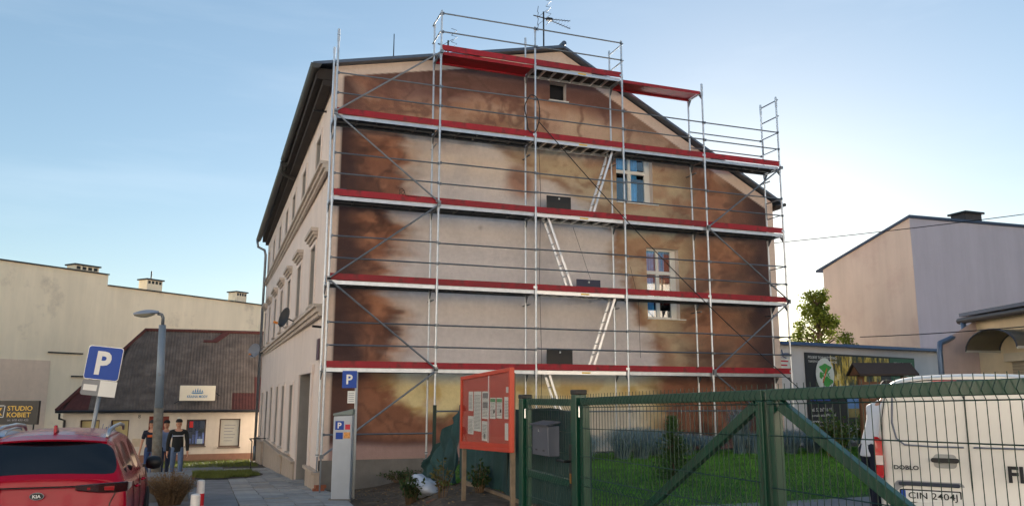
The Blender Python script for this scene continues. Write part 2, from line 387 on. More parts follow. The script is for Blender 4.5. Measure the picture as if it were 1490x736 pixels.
for u0, u1, z0, z1, t in holes:
    dp = .9 if t == 'd' else .26
    if t in 'whg':
        wn = MB(); f = .06
        for (a0, a1, c0, c1) in ((u0, u1, z0, z0 + f), (u0, u1, z1 - f, z1), (u0, u0 + f, z0 + f, z1 - f), (u1 - f, u1, z0 + f, z1 - f), ((u0 + u1) / 2 - .05, (u0 + u1) / 2 + .05, z0 + f, z1 - f)):
            wn.obox(WP((a0 + a1) / 2, (c0 + c1) / 2, dp - .06), (.03, 0, 0), (0, (a1 - a0) / 2 - .001, 0), (0, 0, (c1 - c0) / 2))
        wo = wn.build('window', FRAMEW, T)
        MB().obox(WP((u0 + u1) / 2, (z0 + z1) / 2, dp - .03), (.004, 0, 0), (0, (u1 - u0) / 2, 0), (0, 0, (z1 - z0) / 2)).build('pane', GLASSDARK, wo)
        MB().obox(WP((u0 + u1) / 2, z0 + .012, .02), (.11, 0, 0), (0, (u1 - u0) / 2 + (.06 if t != 'g' else .1), 0), (0, 0, .025)).build('sill', TRIM, wo)
        # raised surround
        sr = MB()
        for (a0, a1, c0, c1) in ((u0 - .13, u0 - .003, z0, z1 + .12), (u1 + .003, u1 + .13, z0, z1 + .12), (u0 - .003, u1 + .003, z1 + .003, z1 + .12)):
            sr.obox(WP((a0 + a1) / 2, (c0 + c1) / 2, -.012), (.018, 0, 0), (0, (a1 - a0) / 2, 0), (0, 0, (c1 - c0) / 2))
        sr.build('surround', PLASTER, wo)
        if t == 'h':
            hd = MB(); cu = (u0 + u1) / 2
            for zz, hh, pr_, ex in ((z1 + .2, .05, .06, .2), (z1 + .28, .05, .12, .26), (z1 + .36, .05, .18, .30)):
                hd.obox(WP(cu, zz, -pr_ / 2), (pr_ / 2 + .01, 0, 0), (0, (u1 - u0) / 2 + ex, 0), (0, 0, hh))
            hd.build('hood', TRIM, wo)
    else:
        MB().obox(WP((u0 + u1) / 2, (z0 + z1) / 2, dp - .02), (.03, 0, 0), (0, (u1 - u0) / 2, 0), (0, 0, (z1 - z0) / 2)).build('door', DOORW, T)
# door surround of the passage, plinth, string courses, eaves
b = MB()
b.obox(WP(1.78, .83, -.015), (.03, 0, 0), (0, .165, 0), (0, 0, 1.28)); b.obox(WP(4.92, .43, -.015), (.03, 0, 0), (0, .165, 0), (0, 0, 1.68)); b.obox(WP(3.35, 2.06, -.02), (.035, 0, 0), (0, 1.9, 0), (0, 0, .105))
b.build('door_surround', PLASTER, T)
b = MB()
for u0, u1, z1 in ((-.06, 1.9, -.42), (4.8, 8.6, -.55), (8.62, 17.9, -.6), (19.1, 23.4, -.75)):
    b = MB(); b.obox(WP((u0 + u1) / 2, (z1 - 2.6) / 2, -.02), (.06, 0, 0), (0, (u1 - u0) / 2, 0), (0, 0, (z1 + 2.6) / 2))
    b.obox(WP((u0 + u1) / 2, z1 + .03, -.05), (.10, 0, 0), (0, (u1 - u0) / 2 + .03, 0), (0, 0, .035))
    b.build('street_plinth', M('plinth_plaster', (186, 168, 150), .9, var=.12, bump=.3, streak=.12), T)
for zc in (6.98, 3.42):
    b = MB()
    for dz, hh, pr_ in ((-.10, .05, .06), (0, .055, .12), (.09, .04, .19)):
        b.obox(WP(11.7 - .02, zc + dz, -pr_ / 2), (pr_ / 2 + .01, 0, 0), (0, 11.7 + .03, 0), (0, 0, hh))
    b.build('string_course', TRIM, T)
b = MB()
b.obox(WP(11.7, 9.36, -.18), (.20, 0, 0), (0, 11.75, 0), (0, 0, .14)); b.obox(WP(11.7, 9.14, -.1), (.12, 0, 0), (0, 11.74, 0), (0, 0, .075))
b.build('eaves_board', SOFFIT, T)
def gutter_part(u0, u1, z, xo):
    g = MB(); n = 9; vs_ = []
    for u in (u0, u1):
        for k in range(n):
            a = math.pi + math.pi * k / (n - 1); p = WP(u, z + .13 * math.sin(a), xo + .13 * math.cos(a)); vs_.append(p)
        for k in range(n):
            a = 2 * math.pi - math.pi * k / (n - 1); vs_.append(WP(u, z + .12 * math.sin(a), xo + .12 * math.cos(a)))
    k2 = 2 * n
    g.add(vs_, [(i, (i + 1) % k2, k2 + (i + 1) % k2, k2 + i) for i in range(k2)] + [tuple(range(n)) , tuple(range(k2, k2 + n))])
    g.build('gutter', GUTTER, T, smooth=False)
gutter_part(-.3, 8.6, 9.52, -.50); gutter_part(8.45, 23.5, 9.36, -.50)
b = MB(); b.path([WP(8.55, 9.42, -.58), WP(8.6, 9.1, -.58), WP(8.7, 8.98, -.45), WP(8.9, 8.93, -.12)], .06, 8); b.build('downpipe', GUTTER, T, smooth=True)
b = MB(); b.path([WP(23.1, 9.22, -.58), WP(23.1, 8.9, -.52), WP(23.1, 8.75, -.2), WP(23.15, 8.5, -.13), WP(23.2, -1.1, -.13)], .065, 8)
b.tube(WP(23.2, -1.1, -.13), WP(23.2, -1.8, -.13), .085, 8); b.build('downpipe', GALV_DULL, T, smooth=True)
b = MB(); b.obox(WP(.75, 2.5, -.03), (.012, 0, 0), (0, .2, 0), (0, 0, .26)); b.build('plaque', M('plaque_enamel', (92, 70, 84), .4), T)
b = MB(); b.path([WP(1.3, 8.85, 0), WP(1.3, 8.85, -.35)], .03, 6); b.path([WP(-.1, 3.0, -.28), WP(.1, 3.0, -.02)], .03, 6); b.build('wall_bracket', DARKMETAL, T)

# gable with mural, painted on the plaster as vertex paint
def vnoise(X, Z, seed):
    r_ = np.random.default_rng(seed); tb = r_.random((64, 64)); xi, zi = np.floor(X).astype(int), np.floor(Z).astype(int)
    fx, fz = X - xi, Z - zi; fx = fx * fx * (3 - 2 * fx); fz = fz * fz * (3 - 2 * fz)
    g = lambda a, c: tb[a % 64, c % 64]
    return (g(xi, zi) * (1 - fx) + g(xi + 1, zi) * fx) * (1 - fz) + (g(xi, zi + 1) * (1 - fx) + g(xi + 1, zi + 1) * fx) * fz
def fbm(X, Z, seed, o=5):
    s_ = 0; a = .5
    for k in range(o): s_ = s_ + a * vnoise(X * 2 ** k + 3.1 * k, Z * 2 ** k + 7.7 * k, seed + k); a *= .5
    return s_ / (1 - .5 ** o)
def mural(X, Z):
    """airbrushed smoke: brown clouds round a blank middle"""
    c = lambda *q: np.array(lin(q)); s = sstep
    mixc = lambda A, B_, f: A * (1 - f[..., None]) + B_ * f[..., None]
    n1 = fbm(X * .5, Z * .5, 1) - .5; n2 = fbm(X * .5 + 9, Z * .5 + 4, 20) - .5
    d1 = fbm(X * 1.6 + 2, Z * 2.6, 31, 6) - .5; d2 = fbm(X * 4.5, Z * 5.5, 52, 4) - .5
    wx = fbm(X * .9 + 1.8 * n2, Z * 1.5 + 1.8 * n1, 40, 6); fine = fbm(X * 1.9 + 3.0 * n1, Z * 2.7 + 3.0 * n2, 60, 6)
    puff = 1 - np.abs(2 * fbm(X * .75 + 1.3 * n1 + 4, Z * .95 + 1.3 * n2, 80, 5) - 1)
    vein = s(.93, .985, 1 - np.abs(2 * fbm(X * .8 + 1.2 * n2, Z * .9 + 1.2 * n1, 95, 5) - 1))
    wisp = fbm(X * 1.0 + 2 * n1, Z * 4.5 + 2 * n2, 110, 5) - .5
    base = mixc(np.broadcast_to(c(212, 202, 197), X.shape + (3,)), c(218, 198, 178), s(6.2, 7.6, Z + 1.2 * n1) * .8)
    base = mixc(base, c(178, 170, 168), s(.55, .75, fbm(X * .7, Z * .5, 130)) * .35)
    brown, dark, deep, orange, tan, olive = c(138, 91, 68), c(82, 53, 44), c(66, 46, 45), c(166, 114, 86), c(204, 172, 142), c(188, 166, 134)
    br = mixc(mixc(np.broadcast_to(brown, X.shape + (3,)), orange, s(.42, .66, fine)), dark, s(.52, .33, wx) * .75)
    # left column of smoke
    edge_l = 1.95 + .25 * np.sin(Z * 1.1 + .5) - .15 * s(3, 1.5, Z)
    left = s(.62, -.55, X - edge_l + .7 * n1 + 1.0 * wisp + .3 * d1)
    lcol = mixc(br, deep, s(1.25, .45, X + .8 * n2 + .5 * d1) * .92); lcol = mixc(lcol, dark, vein * .5)
    lcol = mixc(lcol, c(60, 38, 36), s(.50, .36, fbm(X * 1.3 + 2 * n2, Z * 2.2 + 2 * n1, 170, 6)) * .6)
    lcol = mixc(lcol, tan, s(.25, .75, left) * s(1, .55, left) * .55)
    col = mixc(base, lcol, left)
    # right side: olive tan with red smears, purple brown at the far edge
    rb = np.interp(Z, [0, 1, 2, 3, 4, 5, 6, 6.6, 7.2, 8], [9.9, 9.3, 9.3, 8.8, 8.3, 7.9, 7.6, 6.9, 5.6, 4.6])
    q = X - rb + 1.0 * n1 + .9 * d1 + .5 * wisp
    right = s(-.35, .35, q)
    rcol = mixc(np.broadcast_to(olive, X.shape + (3,)), orange, s(.46, .66, wx) * .5); rcol = mixc(rcol, brown, s(.54, .70, fine) * .55)
    rcol = mixc(rcol, brown, s(.9, .0, q) * s(-.3, .3, q) * .85)
    rcol = mixc(rcol, br, s(9.9, 11.0, X + .9 * n2 + .6 * d1) * .85)
    rcol = mixc(rcol, dark, s(.50, .36, fbm(X * 1.1 + 2 * n2, Z * 2.0 + 2 * n1, 210, 6)) * .5 * s(9, 10.5, X)); rcol = mixc(rcol, c(206, 186, 158), s(.56, .7, fbm(X * .9 + 1.5 * n1, Z * 1.6, 230, 5)) * s(10.6, 9.4, X) * .6)
    rcol = mixc(rcol, deep, s(11.7, 12.9, X + .7 * n2 + .8 * d1) * .9)
    col = mixc(col, rcol, right)
    # cloud bank along the top
    top = s(7.55, 8.15, Z + .9 * n2 + .5 * d1 - .10 * np.abs(X - 4.5) * s(2.5, 1.2, X))
    tcol = mixc(np.broadcast_to(tan * .92, X.shape + (3,)), c(162, 120, 90), s(.38, .62, wx) * .8)
    tcol = mixc(tcol, orange, s(8.6, 9.3, Z + 1.2 * n1 - .04 * X) * .75); tcol = mixc(tcol, c(198, 162, 138), s(.72, .95, puff) * .55)
    tcol = mixc(tcol, brown, s(.55, .35, puff) * .45); tcol = mixc(tcol, c(108, 70, 66), s(9.15, 9.75, Z + .9 * n2 + .35 * np.abs(X - 5.6) * s(9, 4, np.abs(X - 5.6)) * .4) * .75)
    tcol = mixc(tcol, br, s(2.6, 1.5, X + 1.2 * n1) * .85); tcol = mixc(tcol, br * .9, s(8.0, 9.6, X + 1.3 * n1) * .85); tcol = mixc(tcol, deep, s(1.0, .5, X + n2) * .8)
    puf2 = np.abs(2 * fbm(X * 1.1 + 1.6 * n2 + 7, Z * 1.3 + 1.6 * n1, 190, 5) - 1)
    tcol = mixc(tcol, c(112, 74, 62), s(.16, .03, puf2) * .65); tcol = mixc(tcol, c(204, 170, 146), s(.22, .42, puf2) * s(9.5, 8.6, Z) * .4)
    tcol = mixc(tcol, c(84, 58, 52), s(9.2, 9.9, Z + .7 * n1) * .6)
    tcol = mixc(tcol, dark, vein * .35)
    col = mixc(col, tcol, top * (1 - .2 * s(7.5, 9, X)))
    # narrow blotch by the middle post
    bl = s(.8, .25, np.hypot((X - 5.2 + .9 * n1) / .75, (Z - 6.9 + .9 * n2) / .75)) * .85
    col = mixc(col, mixc(np.broadcast_to(brown, X.shape + (3,)), orange, s(.45, .6, fine)), bl)
    # band below the first deck
    bot = s(2.1, 1.82, Z + .15 * n1)
    glow = mixc(np.broadcast_to(c(206, 178, 118), X.shape + (3,)), c(226, 210, 160), s(.42, .62, fine))
    sm = np.clip(s(2.15, 1.35, X + 1.2 * n1 + .7 * d1) + s(8.2, 9.3, X + 1.3 * n1 + .8 * d1) + s(1.35, .85, Z + .9 * n2 + .8 * d1 - .25 * np.sin(X * 1.6)) * s(5.0, 4.2, X + n1), 0, 1)
    smc = mixc(br * .92, c(140, 92, 70), s(.45, .65, fine) * .7); smc = mixc(smc, deep, np.clip(s(1.2, .5, X + n2) + s(11.4, 12.8, X + n2), 0, 1) * .85); smc = mixc(smc, dark, vein * .4)
    bc = mixc(glow, smc, sm)
    pl = s(.5, .15, np.hypot((X - 2.7 + .6 * n1) / .6, (Z - 1.15 + .5 * n2) / .4)); bc = mixc(bc, c(214, 190, 160), pl * .7)
    bc = mixc(bc, c(206, 200, 190), s(1.5, .8, Z + .5 * n2) * s(4.5, 5.4, X + n1) * s(9.0, 8.0, X + n1) * .85)
    col = mixc(col, bc, bot)
    low = s(.52, .22, Z + .35 * n1 + .2 * d1) * s(5.2, 4.2, X)
    col = mixc(col, mixc(np.broadcast_to(c(166, 136, 128), X.shape + (3,)), c(84, 56, 52), s(.12, .36, Z + .2 * n1)), low)
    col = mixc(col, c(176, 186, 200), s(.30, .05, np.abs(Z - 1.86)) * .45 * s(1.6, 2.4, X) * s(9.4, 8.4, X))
    for zz in (3.78, 5.78, 7.72): col = mixc(col, c(178, 182, 194), s(.26, .0, np.abs(Z - zz)) * .22 * (1 - left) * (1 - right))  # bluish grey bands just below each deck height
    # grime: stains, hairline and roller marks
    col = col * (1 + .10 * d2 + .05 * (fbm(X * 9, Z * .8, 150, 3) - .5))[..., None]
    for xx, zz, rr in ((4.0, 5.72, .10), (7.15, 3.9, .08)): col = mixc(col, c(110, 100, 96), s(rr, .0, np.hypot(X - xx, Z - zz)) * .45)
    rim = np.where(X < APEX[0], .27 + .06 * np.minimum(1, X / 6), .36)
    un = np.clip(s(.31, .28, X) + s(13.08, 13.11, X), 0, 1); un = np.maximum(un, s(-.015, .02, Z - (roofz(X) - rim)))
    return mixc(col, c(214, 192, 176), un)
GY = 1.05
ghol = [(8.03, 9.2, 6.78, 8.2), (8.93, 9.97, 3.52, 5.52), (6.0, 6.5, 9.52, 10.05)]
gx = np.unique(np.round(np.concatenate([np.linspace(.07, 13.35, 360), [h[0] for h in ghol], [h[1] for h in ghol], [APEX[0]]]), 4))
gzv = np.unique(np.round(np.concatenate([np.linspace(-.12, 11.05, 300), [h[2] for h in ghol], [h[3] for h in ghol]]), 4))
X, Z = np.meshgrid(gx, gzv); Zc = np.minimum(Z, roofz(X))
nx = len(gx); V = np.stack([X, np.full_like(X, GY), Zc], -1)
fs = []
for k in range(len(gzv) - 1):
    zc = (gzv[k] + gzv[k + 1]) / 2
    for i in range(nx - 1):
        if Zc[k + 1, i] - Zc[k, i] < 1e-5 and Zc[k + 1, i + 1] - Zc[k, i + 1] < 1e-5: continue
        xc = (gx[i] + gx[i + 1]) / 2
        if any(h[0] < xc < h[1] and h[2] < zc < h[3] for h in ghol): continue
        a = k * nx + i; fs.append((a, a + 1, a + nx + 1, a + nx))
me = bpy.data.meshes.new('gable_wall'); me.from_pydata((V.reshape(-1, 3) - np.array([6.7, 1.05, -.9])).tolist(), [], fs)
ca = me.color_attributes.new('paint', 'FLOAT_COLOR', 'POINT')
cc = np.clip(mural(X, Zc), 0, 1).reshape(-1, 3); ca.data.foreach_set('color', np.concatenate([cc, np.ones((len(cc), 1))], 1).astype(np.float32).ravel())
me.materials.append(vcol_mat('mural_paint', var=.08, scale=9, bump=.45, bscale=28))
o = bpy.data.objects.new('gable_wall', me); COL.objects.link(o); o.parent = T; tag(o, 'gable with airbrushed brown clouds around a blank grey middle')
for x0, x1, z0, z1 in ghol:
    d = .24; b = MB()
    b.quad((x0, GY, z0), (x0, GY, z1), (x0, GY + d, z1), (x0, GY + d, z0)); b.quad((x1, GY, z0), (x1, GY, z1), (x1, GY + d, z1), (x1, GY + d, z0))
    b.quad((x0, GY, z1), (x1, GY, z1), (x1, GY + d, z1), (x0, GY + d, z1)); b.quad((x0, GY, z0), (x1, GY, z0), (x1, GY + d, z0), (x0, GY + d, z0))
    b.build('reveal', PLASTER, T, fix=False)
CURTAIN = M('blue_curtain', (110, 196, 236), .8, var=.25, scale=6)
def gable_window(x0, x1, z0, z1, blue):
    y = GY + .17; zt = z1 - (z1 - z0) * .34; xm = (x0 + x1) / 2 - .08; x1f = x1 - .12
    f = MB(); fwid = .055
    for a0, a1, c0, c1 in ((x0, x1f, z0, z0 + fwid), (x0, x1f, z1 - fwid, z1), (x0, x0 + fwid, z0 + fwid, z1 - fwid), (x1f - fwid, x1f, z0 + fwid, z1 - fwid), (x0 + fwid, x1f - fwid, zt - .05, zt + .05), (xm - .055, xm + .055, z0 + fwid, zt - .05), (xm - .045, xm + .045, zt + .05, z1 - fwid)):
        f.box(a0, a1, y, y + .07, c0, c1)
    f.box(x1f, x1, y + .002, y + .06, z0, z1)
    wo = f.build('window', FRAMEW, T, bevel=.006)
    for a0, a1, c0, c1 in ((x0 + fwid, xm - .05, z0 + fwid, zt - .05), (xm + .05, x1f - fwid, z0 + fwid, zt - .05), (x0 + fwid, xm - .05, zt + .05, z1 - fwid), (xm + .05, x1f - fwid, zt + .05, z1 - fwid)):
        MB().box(a0 - .005, a1 + .005, y + .03, y + .036, c0 - .005, c1 + .005).build('pane', GLASS, wo)
    MB().box(x0 - .02, x1 + .16, GY - .06, y, z0 - .03, z0 - .002).build('sill', WHITE, wo, bevel=.004)
    b = MB(); b.box(x0 - .3, x1 + .3, y + .9, y + .95, z0 - .3, z1 + .3); b.box(x0 - .3, x0 - .25, y + .1, y + .9, z0 - .3, z1 + .3); b.box(x1 + .25, x1 + .3, y + .1, y + .9, z0 - .3, z1 + .3); b.box(x0 - .25, x1 + .25, y + .1, y + .9, z0 - .3, z0 - .25); b.box(x0 - .25, x1 + .25, y + .1, y + .9, z1 + .25, z1 + .3)
    b.build('room_shell', DARKROOM, wo)
    for (a0, a1, c0, c1) in blue:
        g = MB(); n = 14
        for i in range(n):
            xa, xb = a0 + (a1 - a0) * i / n, a0 + (a1 - a0) * (i + 1) / n
            ya, yb = y + .1 + .02 * math.sin(i * 2.4), y + .1 + .02 * math.sin((i + 1) * 2.4)
            g.quad((xa, ya, c0), (xb, yb, c0), (xb, yb, c1), (xa, ya, c1))
        g.build('curtain', CURTAIN, wo, smooth=True, fix=False)
gable_window(*ghol[0], [(8.05, 8.42, 7.7, 8.18), (8.6, 8.84, 6.8, 7.42), (8.6, 8.84, 7.55, 7.7), (8.6, 8.86, 7.78, 8.18)])
gable_window(*ghol[1], [(8.97, 9.33, 4.85, 5.46), (9.44, 9.66, 4.85, 5.46), (8.97, 9.30, 3.6, 4.7)])
MB().box(9.48, 9.66, GY + .24, GY + .26, 4.25, 4.66).build('curtain', M('tan_blind', (206, 160, 110), .8), T)
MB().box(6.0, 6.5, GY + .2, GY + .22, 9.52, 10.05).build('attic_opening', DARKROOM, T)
MB().box(5.96, 6.56, GY - .06, GY + .1, 9.49, 9.517).build('attic_sill', WHITE, T)
# gable plinth, other walls, roof
b = MB(); b.box(.1, 13.3, GY - .03, GY + .2, -1.4, -.12); b.build('gable_plinth', CONCRETE, T)
b = MB(); b.quad((13.35, 1.05, -1), (13.35, 24.4, -1), (13.35, 24.4, 7.2), (13.35, 1.05, 7.2)); b.build('yard_wall', PLASTER, T, fix=False)
b = MB(); b.add([(-.07, 24.4, -2.5), (13.35, 24.4, -2.5), (13.35, 24.4, 7.2), (APEX[0], 24.4, 11), (-.07, 24.4, 9.6)], [(0, 1, 2, 3, 4)]); b.build('rear_wall', PLASTER, T, fix=False)
def roof_slab(xa, za, xb, zb, y0=.82, y1=24.6, th=.10):
    return MB().extrude([(xa, y0, za), (xb, y0, zb), (xb, y0, zb + th), (xa, y0, za + th)], (0, y1 - y0, 0))
rf = roof_slab(-.50, 9.50, APEX[0], 11.03, th=.08).build('roof', ROOFMETAL, T)
roof_slab(APEX[0] + .002, 11.03, 13.56, 7.13, th=.07).build('roof', ROOFMETAL, T)
b = MB(); b.box(13.36, 13.54, .9, 24.5, 6.98, 7.09); b.build('eaves_board', SOFFIT, T)
b = MB(); b.path([(APEX[0], .8, 11.16), (APEX[0], 24.6, 11.16)], .07, 8); b.build('ridge_cap', ROOFMETAL, T)
b = MB(); b.path([(13.62, .8, 7.10), (13.62, 24, 7.10)], .055, 8); b.build('gutter', GUTTER, T)
b = MB()
for x, y, hh in ((9.0, 9, 1.2), (4.0, 14, 1.0)):
    pass

# aerials and dishes on the tenement
def aerial(x, y, z0, z1, yaw, label):
    t = thing('television_aerial', label, 'aerial', (x, y, z0))
    MB().tube((x, y, z0 - .6), (x, y, z1), .025, 8).build('mast', DARKMETAL, t)
    b = MB(); c, s_ = math.cos(yaw), math.sin(yaw)
    P = lambda a, q, zz: (x + c * a - s_ * q, y + s_ * a + c * q, z1 - .2 + zz)
    for zz in (-.09, .09):
        b.tube(P(.1, 0, 0), P(.95, 0, zz * 1.4), .012, 5)
        for k in range(7): b.tube(P(.3 + k * .1, -.08, zz * (.3 + k * .15)), P(.3 + k * .1, .08, zz * (.3 + k * .15)), .006, 4)
    b.tube(P(-.35, 0, 0), P(.3, 0, 0), .018, 5); b.build('boom', DARKMETAL, t)
    b = MB()
    for q in (-.22, .22):
        for k in range(4):
            z_ = -.33 + k * .2
            b.path([P(-.05, q, z_), P(.02, q * 1.8, z_ + .1), P(-.05, q, z_ + .2)], .008, 4)
    for zz in (-.12, .12): b.tube(P(-.05, -.3, zz), P(-.05, .3, zz), .008, 4)
    b.build('reflector', DARKMETAL, t)
    MB().obox(P(.2, 0, 0), (.09, 0, 0), (0, .05, 0), (0, 0, .045)).build('junction_box', BLACK, t)
aerial(6.3, 2.2, 11.0, 12.75, .15, 'tall aerial mast standing on the ridge of the tenement')
aerial(3.35, 2.2, 10.3, 11.35, .35, 'low tilted aerial behind the topmost left red deck')
b = MB(); b.tube((1.75, 2.0, 9.7), (1.75, 2.0, 11.2), .022, 6, .012); solo('lightning_rod', b, DARKMETAL, 'thin lightning rod upright on the left roof slope', 'rod')
def dish(c, rad, dirv, col, label, wallp):
    t = thing('satellite_dish', label, 'satellite dish', c)
    d = Vector(dirv).normalized(); a = d.cross(Vector((0, 0, 1))).normalized(); u = a.cross(d); c = Vector(c)
    b = MB(); vs_ = []; n = 20; rings = 6
    for side in (0, 1):
        for k in range(rings + 1):
            r_ = rad * k / rings
            for j in range(n):
                g = 2 * math.pi * j / n; vs_.append(c + a * r_ * math.cos(g) * .92 + u * r_ * math.sin(g) + d * (r_ * r_ / rad * .28 - .012 * side))
    m_ = (rings + 1) * n
    fs_ = [(s0 + k * n + j, s0 + k * n + (j + 1) % n, s0 + (k + 1) * n + (j + 1) % n, s0 + (k + 1) * n + j) for s0 in (0, m_) for k in range(rings) for j in range(n)]
    fs_ += [(rings * n + j, rings * n + (j + 1) % n, m_ + rings * n + (j + 1) % n, m_ + rings * n + j) for j in range(n)]
    b.add(vs_, fs_); b.build('reflector', col, t, smooth=True, fix=False)
    f = c + d * rad * .95 - u * rad * .75
    b = MB(); b.path([c - u * rad * .9, f], .012, 5); b.build('feed_arm', DARKMETAL, t)
    b = MB(); b.obox(f, a * .035, u * .03, d * .06); b.build('receiver_head', M('orange_plastic', (214, 130, 40), .5), t)
    b = MB(); b.path([c - d * .02, c - d * .1, wallp], .02, 6); b.build('bracket', DARKMETAL, t)
dish((-.40, 6.35, 3.66), .31, (-.88, -.4, .25), M('dark_dish', (34, 34, 38), .6), 'dark satellite dish on the street wall of the tenement', (.03, 6.6, 3.5))
dish((-.50, 22.9, 3.5), .36, (-.6, -.75, .25), M('grey_dish', (132, 134, 140), .6), 'grey satellite dish by the far downpipe of the tenement', (-.06, 23.1, 3.4))
# entrance handrail and bricks at the corner
b = MB(); b.path([(-.75, 15.6, gzf(-.7, 15.6)), (-.75, 15.6, -.42), (-.75, 17.6, -.42)], .025, 6); b.tube((-.75, 17.6, -.42), (-.1, 17.6, -.42), .025, 6)
solo('handrail', b, DARKMETAL, 'thin black handrail by a street entrance of the tenement', 'handrail')
bm_ = MB().box(-.125, .125, -.06, .06, 0, .07).mesh('brick', BRICKM)
for k, (x, y, r_) in enumerate(((.06, .72, .1), (.1, .74, .25))):
    o = bpy.data.objects.new('brick', bm_); COL.objects.link(o); o.location = (x, y, gzf(x, y) + .0 + k * .072); o.rotation_euler = (0, 0, r_)
    tag(o, ('lower' if k == 0 else 'upper') + ' loose brick of the two stacked at the tenement corner', 'brick')

# ------------------------------------------------------------------ scaffold
S = thing('scaffolding', 'galvanised scaffold with red toe boards along the mural gable', 'scaffold', (6.4, .36, -.06))
B, D = 2.57, .72
PT = [10.16, 11.1, 11.08, 11.1, 10.2, 10.15]
RP = .026
def post_mesh(h):
    b = MB(); b.lathe([(RP, 0), (RP, h - .002)], n=8); b.lathe([(.034, h - .16), (.034, h - .03)], n=8); b.lathe([(.036, .0), (.036, .05)], n=8)
    return b.mesh('post', GALV, smooth=False)
pm2 = post_mesh(2.0)
pms = {}
for k in range(6):
    for y in (0, D):
        z0 = max(gzf(k * B, y), -.12) if k else (-.35 if y else -.75)
        hh = .0 - z0 + .0
        top = PT[k] if not (k == 0 and y) else 10.0
        piece('base_jack', MB().lathe([(.07, 0), (.07, .01), (.019, .012), (.019, hh + .02), (.04, hh + .021), (.04, hh + .05)], n=8).mesh('base_jack', GALV_DULL), S, (k * B, y, z0))
        z = .0
        while z < top - .05:
            h = min(2.0, top - z)
            mm = pm2 if h > 1.99 else pms.setdefault(round(h, 2), post_mesh(h))
            piece('post', mm, S, (k * B, y, z)); z += h
# transoms under the decks
trm = MB().box(-.02, .02, .03, D - .03, -.09, -.05).mesh('transom', GALV_DULL)
corner = MB().extrude([(-.012, .03, -.10), (-.012, .16, -.10), (-.012, .03, -.26)], (.024, 0, 0)).mesh('gusset', GALV_DULL)
corner_b = MB().extrude([(-.012, D - .03, -.10), (-.012, D - .16, -.10), (-.012, D - .03, -.26)], (.024, 0, 0)).mesh('gusset', GALV_DULL)
for k in range(6):
    for z in (2, 4, 6, 8, 10):
        if z == 10 and k in (0, 5): continue
        piece('transom', trm, S, (k * B, 0, z)); piece('gusset', corner, S, (k * B, 0, z)); piece('gusset', corner_b, S, (k * B, 0, z))
# steel decks: two planks a bay, with a ribbed underside
def deck_mesh(w_):
    b = MB(); Lh = B / 2 - .035
    b.box(-Lh, Lh, 0, w_, -.012, 0)
    b.box(-Lh, Lh, 0, .012, -.075, -.0125); b.box(-Lh, Lh, w_ - .012, w_, -.075, -.0125)
    for q in range(6):
        x = -Lh + .05 + q * (2 * Lh - .1) / 5; b.box(x - .02, x + .02, .0125, w_ - .0125, -.06, -.0125)
    b.box(-Lh, Lh, .0, .02, -.088, -.0755); b.box(-Lh, Lh, w_ - .02, w_, -.088, -.0755)
    return b.mesh('deck', DECKM)
DECKM = M('shade_darkened_deck_steel', (84, 88, 94), .6, .3, var=.25, scale=6, rnd=.1)  # steel darkened to paint in the shadow under the decks
EDGEM = M('deck_edge_steel', (182, 190, 200), .35, .6, var=.15, scale=5, rnd=.06)
edge_me = MB().box(-B / 2 + .03, B / 2 - .03, -.006, -.001, -.088, -.002).mesh('deck_edge', EDGEM)
dm = deck_mesh(.315)
def framed_deck():
    b = MB(); Lh = B / 2 - .035; w_ = .635
    b.box(-Lh, Lh, 0, .03, -.09, 0); b.box(-Lh, Lh, w_ - .03, w_, -.09, 0)
    for q in range(9): x = -Lh + q * 2 * Lh / 8; b.box(max(x - .025, -Lh), min(x + .025, Lh), .0305, w_ - .0305, -.07, -.02)
    return b
fd = framed_deck().mesh('deck', ALU); fdp = MB().box(-B / 2 + .04, B / 2 - .04, .031, .604, -.0195, -.006).mesh('deck_panel', M('deck_plywood_dark', (40, 37, 35), .8))
rdk = MB().box(-B / 2 + .03, B / 2 - .03, 0, .64, -.03, 0).box(-B / 2 + .03, B / 2 - .03, 0, .03, -.085, -.031).box(-B / 2 + .03, B / 2 - .03, .61, .64, -.085, -.031).mesh('deck', REDBOARD)
TOE = MB().box(-B / 2 + .028, B / 2 - .028, -.032, -.002, 0, .15).mesh('toe_board', REDBOARD)
clip = MB().box(-.05, .05, -.04, -.034, .04, .10).mesh('toe_board_clip', ALU)
label_me = MB().box(-.12, .12, -.003, -.0005, -.06, -.025).mesh('yellow_sticker', M('yellow_sticker', (226, 186, 40), .5))
RAIL = MB().tube((-B / 2 + .02, 0, 0), (B / 2 - .02, 0, 0), .019, 8).box(-B / 2 + .012, -B / 2 + .05, -.025, .025, -.03, .03).box(B / 2 - .05, B / 2 - .012, -.025, .025, -.03, .03).mesh('guard_rail', M('guard_rail_steel', (112, 120, 128), .4, .75, var=.15, rnd=.12))
